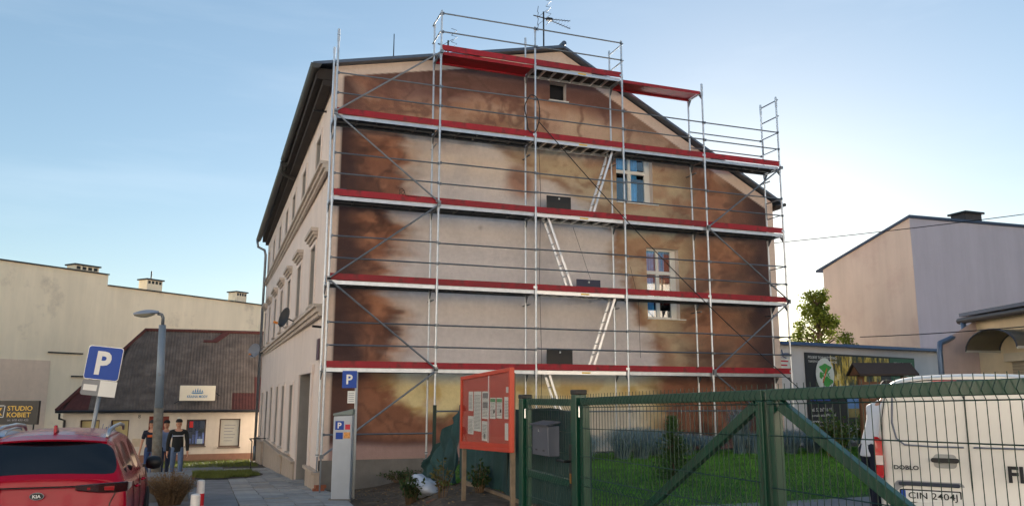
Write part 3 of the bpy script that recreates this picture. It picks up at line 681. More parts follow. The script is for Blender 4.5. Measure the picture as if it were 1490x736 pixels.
for lv in range(1, 6):
    for k in range(5):
        xc = (k + .5) * B; z = lv * 2.0
        if lv == 5 and k not in (1, 2, 3): continue
        if lv == 5 and k in (1, 3):
            piece('deck', rdk, S, (xc, .04, z - (.02 if k == 3 else 0)))
        elif k == 2:
            d_ = piece('deck', fd, S, (xc, .04, z)); piece('deck_panel', fdp, d_, (0, 0, 0), world=False)
        else:
            piece('deck_edge', edge_me, S, (xc, .04, z))
            for q in range(2): piece('deck', dm, S, (xc, .04 + q * .322, z - random.uniform(0, .006)))
        if lv < 5 or k in (1, 2):
            piece('toe_board', TOE, S, (xc, .02, z + .004 + random.uniform(-.004, .008)), (random.uniform(-.02, .02), random.uniform(-.003, .003), 0))
            if (lv + k) % 2: piece('toe_board_clip', clip, S, (xc + B / 2 - .02, .02, z))
            if (lv * 3 + k) % 3 != 1: piece('yellow_sticker', label_me, S, (xc + .1, .038, z))
        rails = ((.52, 1.03) if lv < 5 else ((.5, 1.0) if k in (1, 2) else ()))
        for hz in rails: piece('guard_rail', RAIL, S, (xc, -.045, z + hz + random.uniform(-.012, .012)), (0, random.uniform(-.004, .004), 0))
for hz in (.52, 1.0): piece('guard_rail', RAIL, S, (4.5 * B, D + .045, 8 + hz))
for k, z in ((0, .52), (1, 1.02), (2, 1.0), (3, 1.0), (4, 1.0)): piece('ledger', RAIL, S, ((k + .5) * B, -.045, z))
# end guards
def end_guard(k, z):
    b = MB(); x = k * B + (-.035 if k < 3 else .035)
    for hz in (.5, 1.0): b.tube((x, -.04, z + hz), (x, D + .04, z + hz), .018, 6)
    b.build('end_guard', GALV_DULL, S)
end_guard(1, 10); end_guard(3, 10); end_guard(5, 9.05)
for z in (2, 4, 6, 8):
    b = MB(); x = 5 * B
    b.path([(x, .02, z + 1.03), (x, D - .02, z + 1.03)], .016, 6); b.path([(x, .02, z + .55), (x, D - .05, z + .55), (x, D - .03, z + .6), (x, D - .03, z + 1.0)], .014, 6)
    b.build('end_guard', GALV_DULL, S)
# diagonals
for (ka, za), (kb, zb) in [((0, .05), (1, 1.95)), ((1, 2.0), (0, 4.0)), ((0, 4.03), (1, 5.97)), ((1, 6.03), (0, 8.0)), ((0, 8.05), (1, 9.95)), ((4, 6.0), (5, 7.95)), ((4, 5.95), (5, 4.05)), ((5, 4.0), (4, 2.05)), ((4, 1.98), (5, .1))]:
    p, q = Vector((ka * B, -.075, za)), Vector((kb * B, -.075, zb)); b = MB(); b.tube(p, q, .022, 8)
    for e in (p, q): b.obox(e, (.04, 0, 0), (0, .03, 0), (0, 0, .04))
    b.build('diagonal_brace', GALV_DULL, S)
# access ladders and hatches in the middle bay
for x0, z0, x1, z1 in ((6.83, 6.02, 7.5, 8.0), (6.28, 4.02, 5.55, 6.0), (6.78, 2.02, 7.5, 4.0), (6.2, .1, 5.55, 2.0)):
    p, q = Vector((x0, .36, z0)), Vector((x1, .36, z1)); d = (q - p)
    st = MB()
    for s_ in (-.15, .15): st.bar(p + Vector((0, s_, 0)), q + Vector((0, s_, 0)), .025, .06)
    lo = st.build('ladder', ALU, S)
    for i in range(7):
        c = p + d * ((i + .5) / 7); MB().tube(c + Vector((0, -.137, 0)), c + Vector((0, .137, 0)), .014, 6).build('rung', ALU, lo)
for x0, x1, z, hh, mt in ((5.66, 6.36, 6.0, .62, BLACK), (6.5, 7.2, 4.0, .42, M('navy_hatch', (26, 36, 66), .5)), (5.64, 6.36, 2.0, .56, BLACK)):
    ho = MB().box(x0, x1, .5, .52, z + .02, z + hh).build('hatch_lid', mt, S)
    MB().tube(((x0 + x1) / 2, .49, z + hh - .09), ((x0 + x1) / 2, .47, z + hh - .06), .025, 6).build('hatch_grip', WHITE, ho)
# wall ties
b_ = MB().tube((0, 0, 0), (0, .5, 0), .022, 6).mesh('wall_tie', GALV_DULL)
for k in range(6):
    for z in (3.7, 7.7): piece('wall_tie', b_, S, (k * B + .06, .55, z))
# cables and tools hung on the scaffold
b = MB(); pts = []
for i in range(30):
    t = i / 29; pts.append((5.2 + (13.6 - 5.2) * t, -.1 - .25 * t, 8.4 + (1.0 - 8.4) * t - .35 * math.sin(math.pi * t)))
b.path(pts, .013, 5); solo('power_cable', b, BLACK, 'black cable running diagonally down across the scaffold', 'cable')
b = MB(); b.path([(5.02 + .2 * math.cos(a) * (1 + .1 * math.sin(3 * a)), -.1 + .03 * math.sin(5 * a), 8.6 + .52 * math.sin(a)) for a in np.linspace(0, 12.2, 60)], .014, 5)
solo('cable_loop', b, BLACK, 'looped black hose hung on the scaffold post below the top deck', 'hose')
b = MB(); b.path([(5.3, .2, 8.3), (5.32, .1, 6.5), (5.3, .15, 4.3), (5.34, .12, 2.2), (5.3, .1, .4)], .007, 4)
solo('hanging_rope', b, BLACK, 'thin dark rope hanging straight down by the middle scaffold post', 'rope')
b = MB(); b.path([(8.3, .85, 4.9), (8.5, .8, 4.0), (8.52, .8, 2.4)], .005, 4); b.path([(6.6, .9, 5.9), (7.1, .9, 4.5)], .005, 4)
solo('thin_wire', b, BLACK, 'thin wires dangling on the mural beside the lower window', 'wire')
t = thing('sander', 'small power tool lying on the left third deck', 'tool', (.25, .05, 6.16))
MB().box(.1, .34, .02, .12, 6.1, 6.19).build('tool_body', M('teal_tool', (40, 72, 84), .5), t, bevel=.02); MB().lathe([(.05, 0), (.05, .04)], (.4, .07, 6.12), 10).build('tool_disc', BLACK, t)
b = MB(); b.path([(1.6, -.02, 6.15), (1.6, -.02, 6.28), (1.66, -.02, 6.30), (1.72, -.03, 6.22), (1.68, -.03, 6.15), (1.62, -.03, 6.2), (1.7, -.03, 6.27), (1.74, -.03, 6.14), (2.0, -.03, 6.12)], .008, 4)
solo('cord_coil', b, BLACK, 'small black cord curled over the left third toe board', 'cord')

# ------------------------------------------------------------------ unseen townhouses across the street, added to bounce sunlight onto shaded walls
def townhouse(x0, x1, y, h, col, label):
    t = thing('townhouse', label, 'building', ((x0 + x1) / 2, y, -.65), group=None)
    wm = M('townhouse_plaster_%d' % int(x0 + 100), col, .9, var=.08, scale=1, bump=.2, streak=.08)
    n = int((x1 - x0) / 3.2); fl = int((h - 1) / 3.2); wd = (x1 - x0) / n; hs_ = []
    for i in range(n):
        for k in range(fl): c = x0 + (i + .5) * wd; hs_.append((c - .6, c + .6, .5 + k * 3.2, 2.3 + k * 3.2))
    ux = sorted({x0, x1} | {q for h_ in hs_ for q in h_[:2]}); uz = sorted({-1.5, h} | {q for h_ in hs_ for q in h_[2:]})
    b = MB()
    for i in range(len(ux) - 1):
        for k in range(len(uz) - 1):
            xc, zc = (ux[i] + ux[i + 1]) / 2, (uz[k] + uz[k + 1]) / 2
            if not any(q[0] < xc < q[1] and q[2] < zc < q[3] for q in hs_): b.quad((ux[i], y, uz[k]), (ux[i + 1], y, uz[k]), (ux[i + 1], y, uz[k + 1]), (ux[i], y, uz[k + 1]))
    b.build('front_wall', wm, t, fix=False)
    b = MB(); b.box(x0 + .01, x1 - .01, y - 9, y - .2, -1.5, h - .02); b.build('wall', wm, t)
    wme = MB().box(-.6, .6, -.19, -.15, 0, 1.8).mesh('window', GLASSDARK); fme = MB().box(-.6, .6, -.15, -.1, 0, .08).box(-.6, .6, -.15, -.1, 1.72, 1.8).box(-.6, -.52, -.15, -.1, .081, 1.719).box(.52, .6, -.15, -.1, .081, 1.719).box(-.05, .05, -.15, -.1, .081, 1.719).mesh('window_frame', FRAMEW)
    for q in hs_:
        wo = piece('window', wme, t, ((q[0] + q[1]) / 2, y, q[2])); piece('window_frame', fme, wo, (0, 0, 0), world=False)
    MB().extrude([(x0 - .2, y + .4, h), (x0 - .2, y - 9.2, h), (x0 - .2, y - 4.4, h + 3.4)], (x1 - x0 + .4, 0, 0)).build('roof', M('townhouse_roof_tile', (120, 66, 50), .85, var=.2), t)
    return t
townhouse(-52, -22.3, -38, 10.5, (230, 220, 206), 'unseen cream townhouse row added behind the photographer for bounce light, farthest left')
townhouse(-22, 9.7, -38, 11.5, (238, 230, 218), 'unseen added off-white townhouse row straight behind the photographer across the street')
tw = townhouse(100, 152, 100, 10.6, (236, 228, 214), 'unseen added off-white townhouse row along the far side of the street, left of the picture')
tw.location = (-27, -2, -.65); tw.rotation_euler = (0, 0, -math.pi / 2)
townhouse(10, 42, -38, 10.8, (234, 222, 206), 'unseen added pale sand townhouse row behind the photographer, farthest right')

# ------------------------------------------------------------------ left side: little house, big cream building, signs
H = thing('corrugated_roof_house', 'low cream house under a worn corrugated hipped roof at the street end', 'house', (-4.7, 27, -1.8))
HY = 27.0; HE = .62
CREAMW = M('cream_house_plaster', (222, 210, 192), .9, var=.08, scale=1.5, bump=.3, streak=.12, dirt=((176, 158, 134), 1.2, .6, .85))
hh = [(-8.42, -7.55, -.85, .14), (-7.03, -6.2, -.87, .13), (-5.3, -4.35, -1.85, .3), (-3.5, -2.55, -1.22, .13), (-1.89, -.85, -1.3, .15)]
ux = sorted({-9.2, .6} | {q for h_ in hh for q in h_[:2]}); uz = sorted({-2.3, HE} | {q for h_ in hh for q in h_[2:]})
b = MB()
for i in range(len(ux) - 1):
    for k in range(len(uz) - 1):
        xc, zc = (ux[i] + ux[i + 1]) / 2, (uz[k] + uz[k + 1]) / 2
        if not any(q[0] < xc < q[1] and q[2] < zc < q[3] for q in hh): b.quad((ux[i], HY, uz[k]), (ux[i + 1], HY, uz[k]), (ux[i + 1], HY, uz[k + 1]), (ux[i], HY, uz[k + 1]))
for x0, x1, z0, z1 in hh:
    d = .3
    b.quad((x0, HY, z0), (x0, HY, z1), (x0, HY + d, z1), (x0, HY + d, z0)); b.quad((x1, HY, z0), (x1, HY, z1), (x1, HY + d, z1), (x1, HY + d, z0))
    b.quad((x0, HY, z1), (x1, HY, z1), (x1, HY + d, z1), (x0, HY + d, z1)); b.quad((x0, HY, z0), (x1, HY, z0), (x1, HY + d, z0), (x0, HY + d, z0))
b.quad((-9.2, HY, -2.3), (-9.2, HY + 8, -2.3), (-9.2, HY + 8, HE), (-9.2, HY, HE))
b.build('front_wall', CREAMW, H, fix=False)
MB().box(-9.23, .6, HY - .04, HY - .003, -2.3, -1.62).build('plinth', M('house_plinth', (150, 112, 92), .9, var=.15), H)
BROWNF = M('brown_window_frame', (84, 62, 50), .6)
for i, (x0, x1, z0, z1) in enumerate(hh):
    y = HY + .22
    if i == 2:
        d_ = MB().box(x0, x1, y, y + .05, z0, z1).build('door', M('red_brown_door', (146, 62, 44), .6, var=.15), H)
        MB().tube((x1 - .12, y - .04, -.8), (x1 - .12, y - .0, -.8), .025, 6).build('handle', ALU, d_); continue
    f = MB()
    for a0, a1, c0, c1 in ((x0, x1, z0, z0 + .07), (x0, x1, z1 - .06, z1), (x0, x0 + .07, z0 + .07, z1 - .06), (x1 - .06, x1, z0 + .07, z1 - .06)): f.box(a0, a1, y, y + .06, c0, c1)
    wo = f.build('window', BROWNF, H)
    if i < 2:
        MB().box(x0 + .06, x1 - .05, y + .02, y + .03, z0 + .06, z1 - .05).build('pane', M('yellowed_blind', (196, 176, 118), .5, var=.12, scale=2), wo)
        if i == 1: pass
    elif i == 3:
        MB().box(x0 + .06, x1 - .05, y + .02, y + .025, z0 + .06, z1 - .05).build('pane', GLASS, wo)
        b = MB(); b.box(x0 - .2, x1 + .2, y + 1.2, y + 1.25, z0 - .2, z1 + .2); b.build('shop_interior', M('shop_interior', (40, 46, 62), .8, var=.6, scale=3), wo)
        b = MB()
        for k in range(5):
            xx = x0 + .14 + k * .16; b.box(xx, xx + .11, y + .4 + .1 * (k % 2), y + .5 + .1 * (k % 2), z0 + .1, z0 + .35 + .5 * ((k * 7) % 5) / 5)
        b.build('clothes_display', M('display_clothes', (92, 104, 150), .8, var=.7, scale=5), wo)
        MB().box(x0 + .55, x0 + .82, y + .1, y + .12, z0 + .1, z0 + .34).build('window_card', WHITE, wo)
        MB().box(x0 + .14, x0 + .32, y + .008, y + .014, z1 - .42, z1 - .1).build('red_sticker', M('red_sticker', (214, 40, 40), .5), wo)
    else:
        MB().box(x0 + .06, x1 - .05, y + .02, y + .03, z0 + .06, z1 - .05).build('pane', M('frosted_white_film', (186, 186, 176), .3, var=.06), wo)
        lb = MB()
        for k in range(6): lb.box(x0 + .25, x0 + .8 - .06 * (k % 3), y + .012, y + .016, z1 - .35 - k * .16, z1 - .32 - k * .16)
        lb.build('window_lettering', M('grey_print', (130, 134, 140), .6), wo)
    MB().box(x0 - .05, x1 + .05, HY - .06, HY + .2, z0 - .045, z0 - .003).build('sill', BROWNF, wo)
# roof: eave line, ridge, hip at the left, corrugated sheets row by row
RZ0, RZ1, RY0, RY1 = .58, 4.95, HY - .35, HY + 4.2
def roofpt(x, v): return (x, RY0 + (RY1 - RY0) * v, RZ0 + (RZ1 - RZ0) * v)
def hipx(v): return -9.45 + (3.35) * v
EGREY = M('grey_fibre_cement_sheet', (94, 86, 80), .9, var=.35, scale=2.2, bump=.4, bscale=25, rnd=.12, dirt=((70, 64, 60), 1.6, .45, .75))
ERED = M('red_corrugated_sheet', (74, 38, 35), .85, var=.25, rnd=.1, bump=.2)
slope = Vector((0, RY1 - RY0, RZ1 - RZ0)).normalized(); nrm = Vector((0, -slope.z, slope.y))
NR, SW = 5, 1.12
def sheet_piece(xa0, xa1, xb0, xb1, v0, v1, lift, mt):
    b = MB(); nw = 24; vs_ = []
    for v, x0, x1 in ((v0, xa0, xa1), (v1, xb0, xb1)):
        for i in range(nw + 1):
            x = x0 + (x1 - x0) * i / nw
            p = Vector(roofpt(x, v)) + nrm * (.022 * math.cos(x / .155 * math.pi * 2 / 1.0) + (lift if v == v0 else 0.0) + .03); vs_.append(p)
    b.add(vs_, [(i, i + 1, nw + 2 + i, nw + 1 + i) for i in range(nw)])
    return b.build('roof_sheet', mt, rfh, smooth=True, fix=False)
b = MB(); b.add([roofpt(-9.45, 0), roofpt(.9, 0), roofpt(.9, 1), roofpt(hipx(1), 1), (-9.45, RY1 + 4.2, RZ0)], [(0, 1, 2, 3), (0, 3, 4)])
b.add([(.9, RY1 + 4.2, RZ0)], []); b.f.append((3, 2, 5, 4)); b.mi.append(0)
rfh = b.build('roof', M('roof_underlay', (48, 42, 40), .9), H, fix=False)
for r_ in range(NR):
    v0, v1 = r_ / NR, (r_ + 1) / NR + .015
    x = .9; k = 0
    while x > hipx(v0) + .02:
        xl = x - SW
        a0 = max(xl, hipx(v0)); b0 = max(xl, hipx(min(v1, 1)))
        red = (r_ == 0 and a0 < -8.2) or (r_ == 0 and -1.5 < xl + .5 < .7) or (r_ == 1 and xl > -.6) or (r_ == 4 and -3.2 < xl < -1.2 and False)
        if b0 < x - .02: sheet_piece(a0, x, b0, x, v0, min(v1, 1), .012 * (k % 2) + .015, ERED if red else EGREY)
        elif a0 < x - .05: sheet_piece(a0, x, x - .01, x, v0, max(v0 + .01, (x + 9.45) / 3.35), .02, ERED if red else EGREY)
        x = xl; k += 1
b = MB(); b.path([Vector(roofpt(-9.45, 0)) + nrm * .06, Vector(roofpt(hipx(1), 1)) + nrm * .06, Vector(roofpt(.9, 1)) + nrm * .06], .10, 8); b.build('ridge_cap', ERED, H)
b = MB(); b.bar(Vector(roofpt(-2.4, .86)) + nrm * .07, Vector(roofpt(-1.7, 1)) + nrm * .07, .3, .05, side=(1, 0, 0)); b.bar(Vector(roofpt(-3.0, .86)) + nrm * .075, Vector(roofpt(-2.3, .86)) + nrm * .075, .05, .18, side=nrm); b.build('roof_flashing', ERED, H)
b = MB(); b.path([(-9.5, RY0 - .06, RZ0 - .02), (.9, RY0 - .06, RZ0 - .02)], .07, 8); b.build('gutter', BLACK, H)
b = MB(); b.path([(-9.3, RY0 - .06, RZ0 - .1), (-9.3, RY0 - .06, RZ0 - .35), (-9.1, HY - .08, RZ0 - .45), (-9.1, HY - .08, -2.1)], .055, 6); b.build('downpipe', BLACK, H)
t_ = MB().box(-4.8, -4.66, HY - .012, HY - .003, .22, .23)
text('house_number', '8', (-5.75, HY - .01, .3), (1, 0, 0), (0, 0, 1), .18, DARKMETAL, H)
# blue graffiti scribble and a meter flap
b = MB(); random.seed(3)
for k in range(7):
    x = -7.45 + k * .09; b.path([(x, HY - .008, -.75 + random.uniform(0, .3)), (x + .08, HY - .008, -.2 + random.uniform(-.1, .35)), (x + .02, HY - .008, -.6 + random.uniform(0, .3)), (x + .14, HY - .008, -.45 + random.uniform(-.1, .3))], .012, 3)
b.build('graffiti', M('blue_graffiti', (64, 92, 160), .7), H)
MB().box(-6.0, -5.62, HY - .02, HY - .003, -1.2, -.8).build('meter_flap', M('meter_flap', (206, 186, 156), .7), H)
MB().box(-3.95, -3.82, HY - .02, HY - .003, .05, .25).build('wall_box', WHITE, H)
# shop sign on the roof
t = thing('shop_sign', 'cream KRAINA MODY shop sign standing on the corrugated roof edge', 'sign', (-3.05, 26.8, 1.1))
MB().box(-3.93, -2.2, 26.72, 26.8, 1.08, 1.86).build('panel', M('sign_cream', (236, 228, 206), .5, var=.03), t, bevel=.02)
b = MB(); b.tube((-3.9, 26.8, 1.1), (-4.15, 26.9, .95), .02, 5); b.tube((-2.2, 26.8, 1.5), (-1.9, 27.6, 1.3), .02, 5); b.build('strut', DARKMETAL, t)
SBLUE = M('sign_blue', (70, 132, 176), .6)
text('lettering', 'KRAINA MODY', (-3.06, 26.715, 1.30), (1, 0, 0), (0, 0, 1), .13, SBLUE, t, width=1.0, bold=.02)
b = MB(); b.extrude([(-3.4, 26.714, 1.50), (-2.75, 26.714, 1.50), (-2.85, 26.714, 1.44), (-3.3, 26.714, 1.44)], (0, .003, 0))
for k in range(5):
    x = -3.33 + k * .11; hgt = (.12, .2, .24, .19, .12)[k]; b.extrude([(x, 26.714, 1.52), (x + .09, 26.714, 1.52), (x + .05, 26.714, 1.52 + hgt)], (0, .003, 0))
b.build('ship_emblem', SBLUE, t)

# big cream building far left
A0 = Vector((-27.5, 23.8, 0)); A1 = Vector((-14.4, 34.81, 0)); dirc = (A1 - A0).normalized(); A0 = A1 - dirc * 18; nrmc = Vector((dirc.y, -dirc.x, 0))
C2 = thing('cream_block', 'large windowless cream firewall of a block behind the little house', 'building', tuple(A1 + Vector((0, 0, -2))))
BIGCREAM = M('big_cream_render', (244, 228, 200), .9, var=.05, scale=.4, bump=.15, streak=.10, dirt=((176, 160, 142), .35, .55, .8))
def cw(s0, s1, zt):
    b = MB(); p, q = A1 + dirc * s0, A1 + dirc * s1
    b.extrude([p + Vector((0, 0, -3)), q + Vector((0, 0, -3)), q + Vector((0, 0, zt)), p + Vector((0, 0, zt))], -nrmc * 8); return b
cw(-18, 6.8, 9.05).build('firewall', BIGCREAM, C2); cw(6.801, 24, 8.35).build('firewall', BIGCREAM, C2)
for s0, s1, zt in ((-18, 6.8, 9.05), (6.81, 24, 8.35)):
    b = MB(); b.bar(A1 + dirc * s0 - nrmc * .1 + Vector((0, 0, zt + .04)), A1 + dirc * s1 - nrmc * .1 + Vector((0, 0, zt + .04)), .5, .07, side=nrmc); b.build('coping', DARKMETAL, C2)
for s, wd, hgt, zt in ((5.6, 1.6, .35, 9.05), (10.6, 1.2, .75, 8.35), (18.3, 1.0, .75, 8.35)):
    c = A1 + dirc * s - nrmc * .9
    b = MB(); b.obox(c + Vector((0, 0, zt + hgt / 2)), dirc * wd / 2, nrmc * .45, (0, 0, hgt / 2 + .1)); ch = b.build('chimney', BIGCREAM, C2)
    MB().obox(c + Vector((0, 0, zt + hgt + .15)), dirc * (wd / 2 + .1), nrmc * .55, (0, 0, .045)).build('chimney_cap', DARKMETAL, ch)
    b = MB()
    for k in range(4): b.obox(c + dirc * (-wd * .36 + k * wd * .24) + nrmc * .452 + Vector((0, 0, zt + hgt - .05)), dirc * wd * .08, nrmc * .004, (0, 0, .1))
    b.build('vent', BLACK, ch)
c = A1 + dirc * 10.6 - nrmc * .9; MB().tube(c + Vector((0, 0, 9.2)), c + Vector((0, 0, 9.9)), .05, 6).build('flue', DARKMETAL, C2)
# pinkish low render patch and brackets
b = MB(); b.obox(A1 + dirc * -2.0 + nrmc * .05 + Vector((0, 0, 1.0)), dirc * 5.5, nrmc * .05, (0, 0, 2.4)); b.build('lower_render', M('pinkish_render', (226, 202, 180), .9, var=.05, streak=.1), C2)
for s, z, ln in ((5.5, 3.9, 2.2), (6.2, 2.5, 1.3)):
    b = MB(); b.bar(A1 + dirc * s + nrmc * .1 + Vector((0, 0, z)), A1 + dirc * (s - ln) + nrmc * .1 + Vector((0, 0, z)), .08, .08); b.build('bracket', DARKMETAL, C2)
# STUDIO KOBIET board on posts
t = thing('studio_sign', 'black STUDIO KOBIET board with gold letters on thin posts', 'sign', (-8.5, 12.3, -1.3))
MB().obox((-8.55, 12.41, .80), (.875, -.32, 0), (.02, .055, 0), (0, 0, .385)).build('panel', M('sign_black', (18, 19, 24), .35, var=.05), t)
GOLD = M('sign_gold', (226, 184, 72), .45)
rv = Vector((.939, -.343, 0)); nv = Vector((-.343, -.939, 0))
C_ = Vector((-8.55, 12.41, .80)) + nv * .062
text('lettering', 'STUDIO', C_ + rv * .33 + Vector((0, 0, .14)), rv, (0, 0, 1), .155, GOLD, t, width=.82, bold=.01)
text('lettering', 'KOBIET', C_ + rv * .31 + Vector((0, 0, -.07)), rv, (0, 0, 1), .155, GOLD, t, width=.78, bold=.01)
text('lettering', 'tel. 608 433 433', C_ + rv * .29 + Vector((0, 0, -.24)), rv, (0, 0, 1), .07, M('sign_silver', (150, 152, 160), .5), t, width=.7)
b = MB()
for a, c in (((-.75, .22), (-.2, .22)), ((-.75, -.15), (-.2, -.15)), ((-.2, -.15), (-.17, .22))):
    b.bar(C_ + rv * a[0] + Vector((0, 0, a[1])), C_ + rv * c[0] + Vector((0, 0, c[1])), .012, .02, side=nv)
b.build('emblem_frame', M('sign_white', (220, 220, 220), .5), t)
b = MB(); b.extrude([C_ + rv * -.42 + Vector((0, 0, .12)), C_ + rv * -.25 + Vector((0, 0, .16)), C_ + rv * -.33 + Vector((0, 0, .02)), C_ + rv * -.24 + Vector((0, 0, -.1)), C_ + rv * -.5 + Vector((0, 0, -.02))], nv * .003); b.build('emblem', GOLD, t)
for q in (.8, -.8):
    b = MB(); p = Vector((-8.55, 12.41, 0)) + rv * q; b.tube(p + Vector((0, 0, .42)), p + Vector((-.04, 0, -1.3)), .025, 6); b.build('post', BLACK, t)

# ------------------------------------------------------------------ street furniture on the left
SIGNBLUE = M('sign_blue_enamel', (0, 64, 156), .5, var=.06, scale=2)
SIGNWHITE = M('sign_white_film', (222, 222, 216), .45, var=.06)
# parking sign on a leaning pole
t = thing('parking_sign', 'blue P parking sign with grey plate on a leaning pole behind the red car', 'sign', (-4.12, -4.7, -.66))
pb, ptop = Vector((-4.18, -4.68, -.66)), Vector((-3.90, -4.70, 2.12))
MB().tube(pb, ptop, .03, 10).build('pole', GALV_DULL, t, smooth=True)
ax = (ptop - pb).normalized(); rgt = Vector((.94, -.34, 0)); rgt = (rgt - ax * rgt.dot(ax)).normalized(); nn = rgt.cross(ax)
def plate(c, w_, h_, mt, name, th=.012, rad=.04):
    b = MB(); pts = []
    for sx, sz, a0 in ((1, -1, -90), (1, 1, 0), (-1, 1, 90), (-1, -1, 180)):
        for k in range(4):
            a = R(a0 + k * 30); pts.append(Vector(c) + rgt * (sx * (w_ / 2 - rad) + rad * math.cos(a)) + ax * (sz * (h_ / 2 - rad) + rad * math.sin(a)))
    b.extrude(pts, -nn * th); return b.build(name, mt, t)
c1 = Vector((-3.93, -4.74, 1.86)) + nn * .05
plate(c1 - nn * .004, .54, .51, ALU, 'rim'); p1 = plate(c1, .525, .495, SIGNBLUE, 'blue_panel', th=.003)
text('lettering', 'P', c1 + nn * .001 + rgt * .0, rgt, ax, .36, SIGNWHITE, t, width=.23, bold=.035)
c2 = c1 - ax * .38
plate(c2, .53, .235, M('sign_grey', (128, 130, 132), .5), 'lower_panel', rad=.03)
b = MB(); b.obox(c2 + rgt * .14 + nn * .002, rgt * .13, ax * .118, nn * .001); b.build('white_field', SIGNWHITE, t)
b = MB(); b.obox(c2 - rgt * .13 + nn * .002, rgt * .105, ax * .045, nn * .001); b.obox(c2 - rgt * .19 + nn * .003, rgt * .02, ax * .03, nn * .001); b.build('car_symbol', SIGNWHITE, t)
# street lamp
t = thing('street_lamp', 'grey concrete-footed street lamp with one lantern beside the walking men', 'street lamp', (-3.40, .9, -.79))
LAMPG = M('grey_lamp_paint', (122, 136, 150), .5, .2, var=.12, scale=4, dirt=((104, 88, 72), 6, .62, .8))
LAMPR = M('rusty_lamp_foot', (112, 108, 98), .8, var=.35, scale=9, dirt=((96, 70, 50), 6, .5, .7))
MB().tube((-3.38, .9, -.85), (-3.43, .9, 1.1), .105, 14, .10).build('foot', LAMPR, t, smooth=True)
MB().tube((-3.43, .9, 1.1), (-3.49, .95, 2.92), .09, 14, .075).build('pole', LAMPG, t, smooth=True)
b = MB(); b.path([(-3.49, .95, 2.92), (-3.49, .95, 3.08), (-3.52, .93, 3.15), (-3.60, .9, 3.17)], .035, 8); b.build('arm', GALV_DULL, t, smooth=True)
b = MB(); vs_ = []
for i in range(9):
    s_ = i / 8; x = -3.58 - .52 * s_; wr = .12 * math.sin(math.pi * min(1, .18 + s_ * .82) ** .8) + .03; hr = .07 * math.sin(math.pi * (.12 + .8 * s_)) + .02
    for k in range(9):
        a = math.pi * k / 8; vs_.append((x, .9 + wr * math.cos(a), 3.13 + .05 * (1 - s_) + hr * math.sin(a)))
b.add(vs_, [(i * 9 + k, i * 9 + k + 1, (i + 1) * 9 + k + 1, (i + 1) * 9 + k) for i in range(8) for k in range(8)] + [tuple(range(9)), tuple(range(72, 81))]); b.build('lantern_hood', M('lantern_grey', (150, 158, 170), .4, .3), t, smooth=True)
b = MB(); vs_ = []
for i in range(7):
    s_ = i / 6; x = -3.66 - .42 * s_; wr = .10 * math.sin(math.pi * (.15 + s_ * .72)) + .02; hr = .075 * math.sin(math.pi * (.1 + .8 * s_))
    for k in range(9):
        a = math.pi * k / 8; vs_.append((x, .9 + wr * math.cos(a), 3.128 + .035 * (1 - s_) - hr * math.sin(a)))
b.add(vs_, [(i * 9 + k, i * 9 + k + 1, (i + 1) * 9 + k + 1, (i + 1) * 9 + k) for i in range(6) for k in range(8)]); b.build('lantern_bowl', M('lantern_bowl', (150, 146, 128), .2, var=.1), t, smooth=True)
# low concrete box and dry bush
t = thing('concrete_planter', 'low weathered concrete box at the foot of the street lamp', 'planter', (-3.05, -.35, -.72))
MB().box(-3.5, -2.68, -.75, .2, -.75, -.30).build('box', CONCRETE, t, bevel=.015); MB().box(-3.54, -2.64, -.79, .24, -.297, -.21).build('slab', M('planter_slab', (126, 124, 120), .85, var=.2), t, bevel=.01)
def twig_bush(name, label, c, rx, ry, h, n, mt, cat='bush', leaf=.03, droop=.3):
    t = thing(name, label, cat, c)
    b = MB(); lf = MB()
    for k in range(n):
        a = random.uniform(0, 6.28); rr = math.sqrt(random.random())
        ex, ey = rx * rr * math.cos(a), ry * rr * math.sin(a); hh_ = h * random.uniform(.6, 1.05) * (1 - .35 * rr)
        p0 = Vector((c[0] + ex * .35, c[1] + ey * .35, c[2])); p2 = Vector((c[0] + ex, c[1] + ey, c[2] + hh_)); p1 = (p0 + p2) / 2 + Vector((ex * -.1, ey * -.1, hh_ * .12))
        b.path([p0, p1, p2], [.006, .004, .002], 3, caps=False)
        for q in range(9):
            f = random.uniform(.25, 1.05); p = p0.lerp(p1, f * 2) if f < .5 else p1.lerp(p2, (f - .5) * 2)
            d = Vector((random.gauss(0, 1), random.gauss(0, 1), random.gauss(.2, .8))).normalized() * leaf * random.uniform(.6, 1.5); e = d.cross(Vector((random.gauss(0, 1), random.gauss(0, 1), random.gauss(0, 1)))).normalized() * leaf * .35
            lf.add([p, p + d * .5 + e, p + d, p + d * .5 - e], [(0, 1, 2, 3)])
    b.build('stem', M('dry_stem', (112, 88, 62), .9, var=.2), t, fix=False); lf.build('foliage', mt, t, fix=False)
    return t
twig_bush('dry_bush', 'tall dry brown weed clump in front of the concrete box', (-2.98, -1.6, -.68), .52, .5, .74, 420, leaf_mat('dry_brown_leaf', (142, 112, 78), var=.4), leaf=.028)
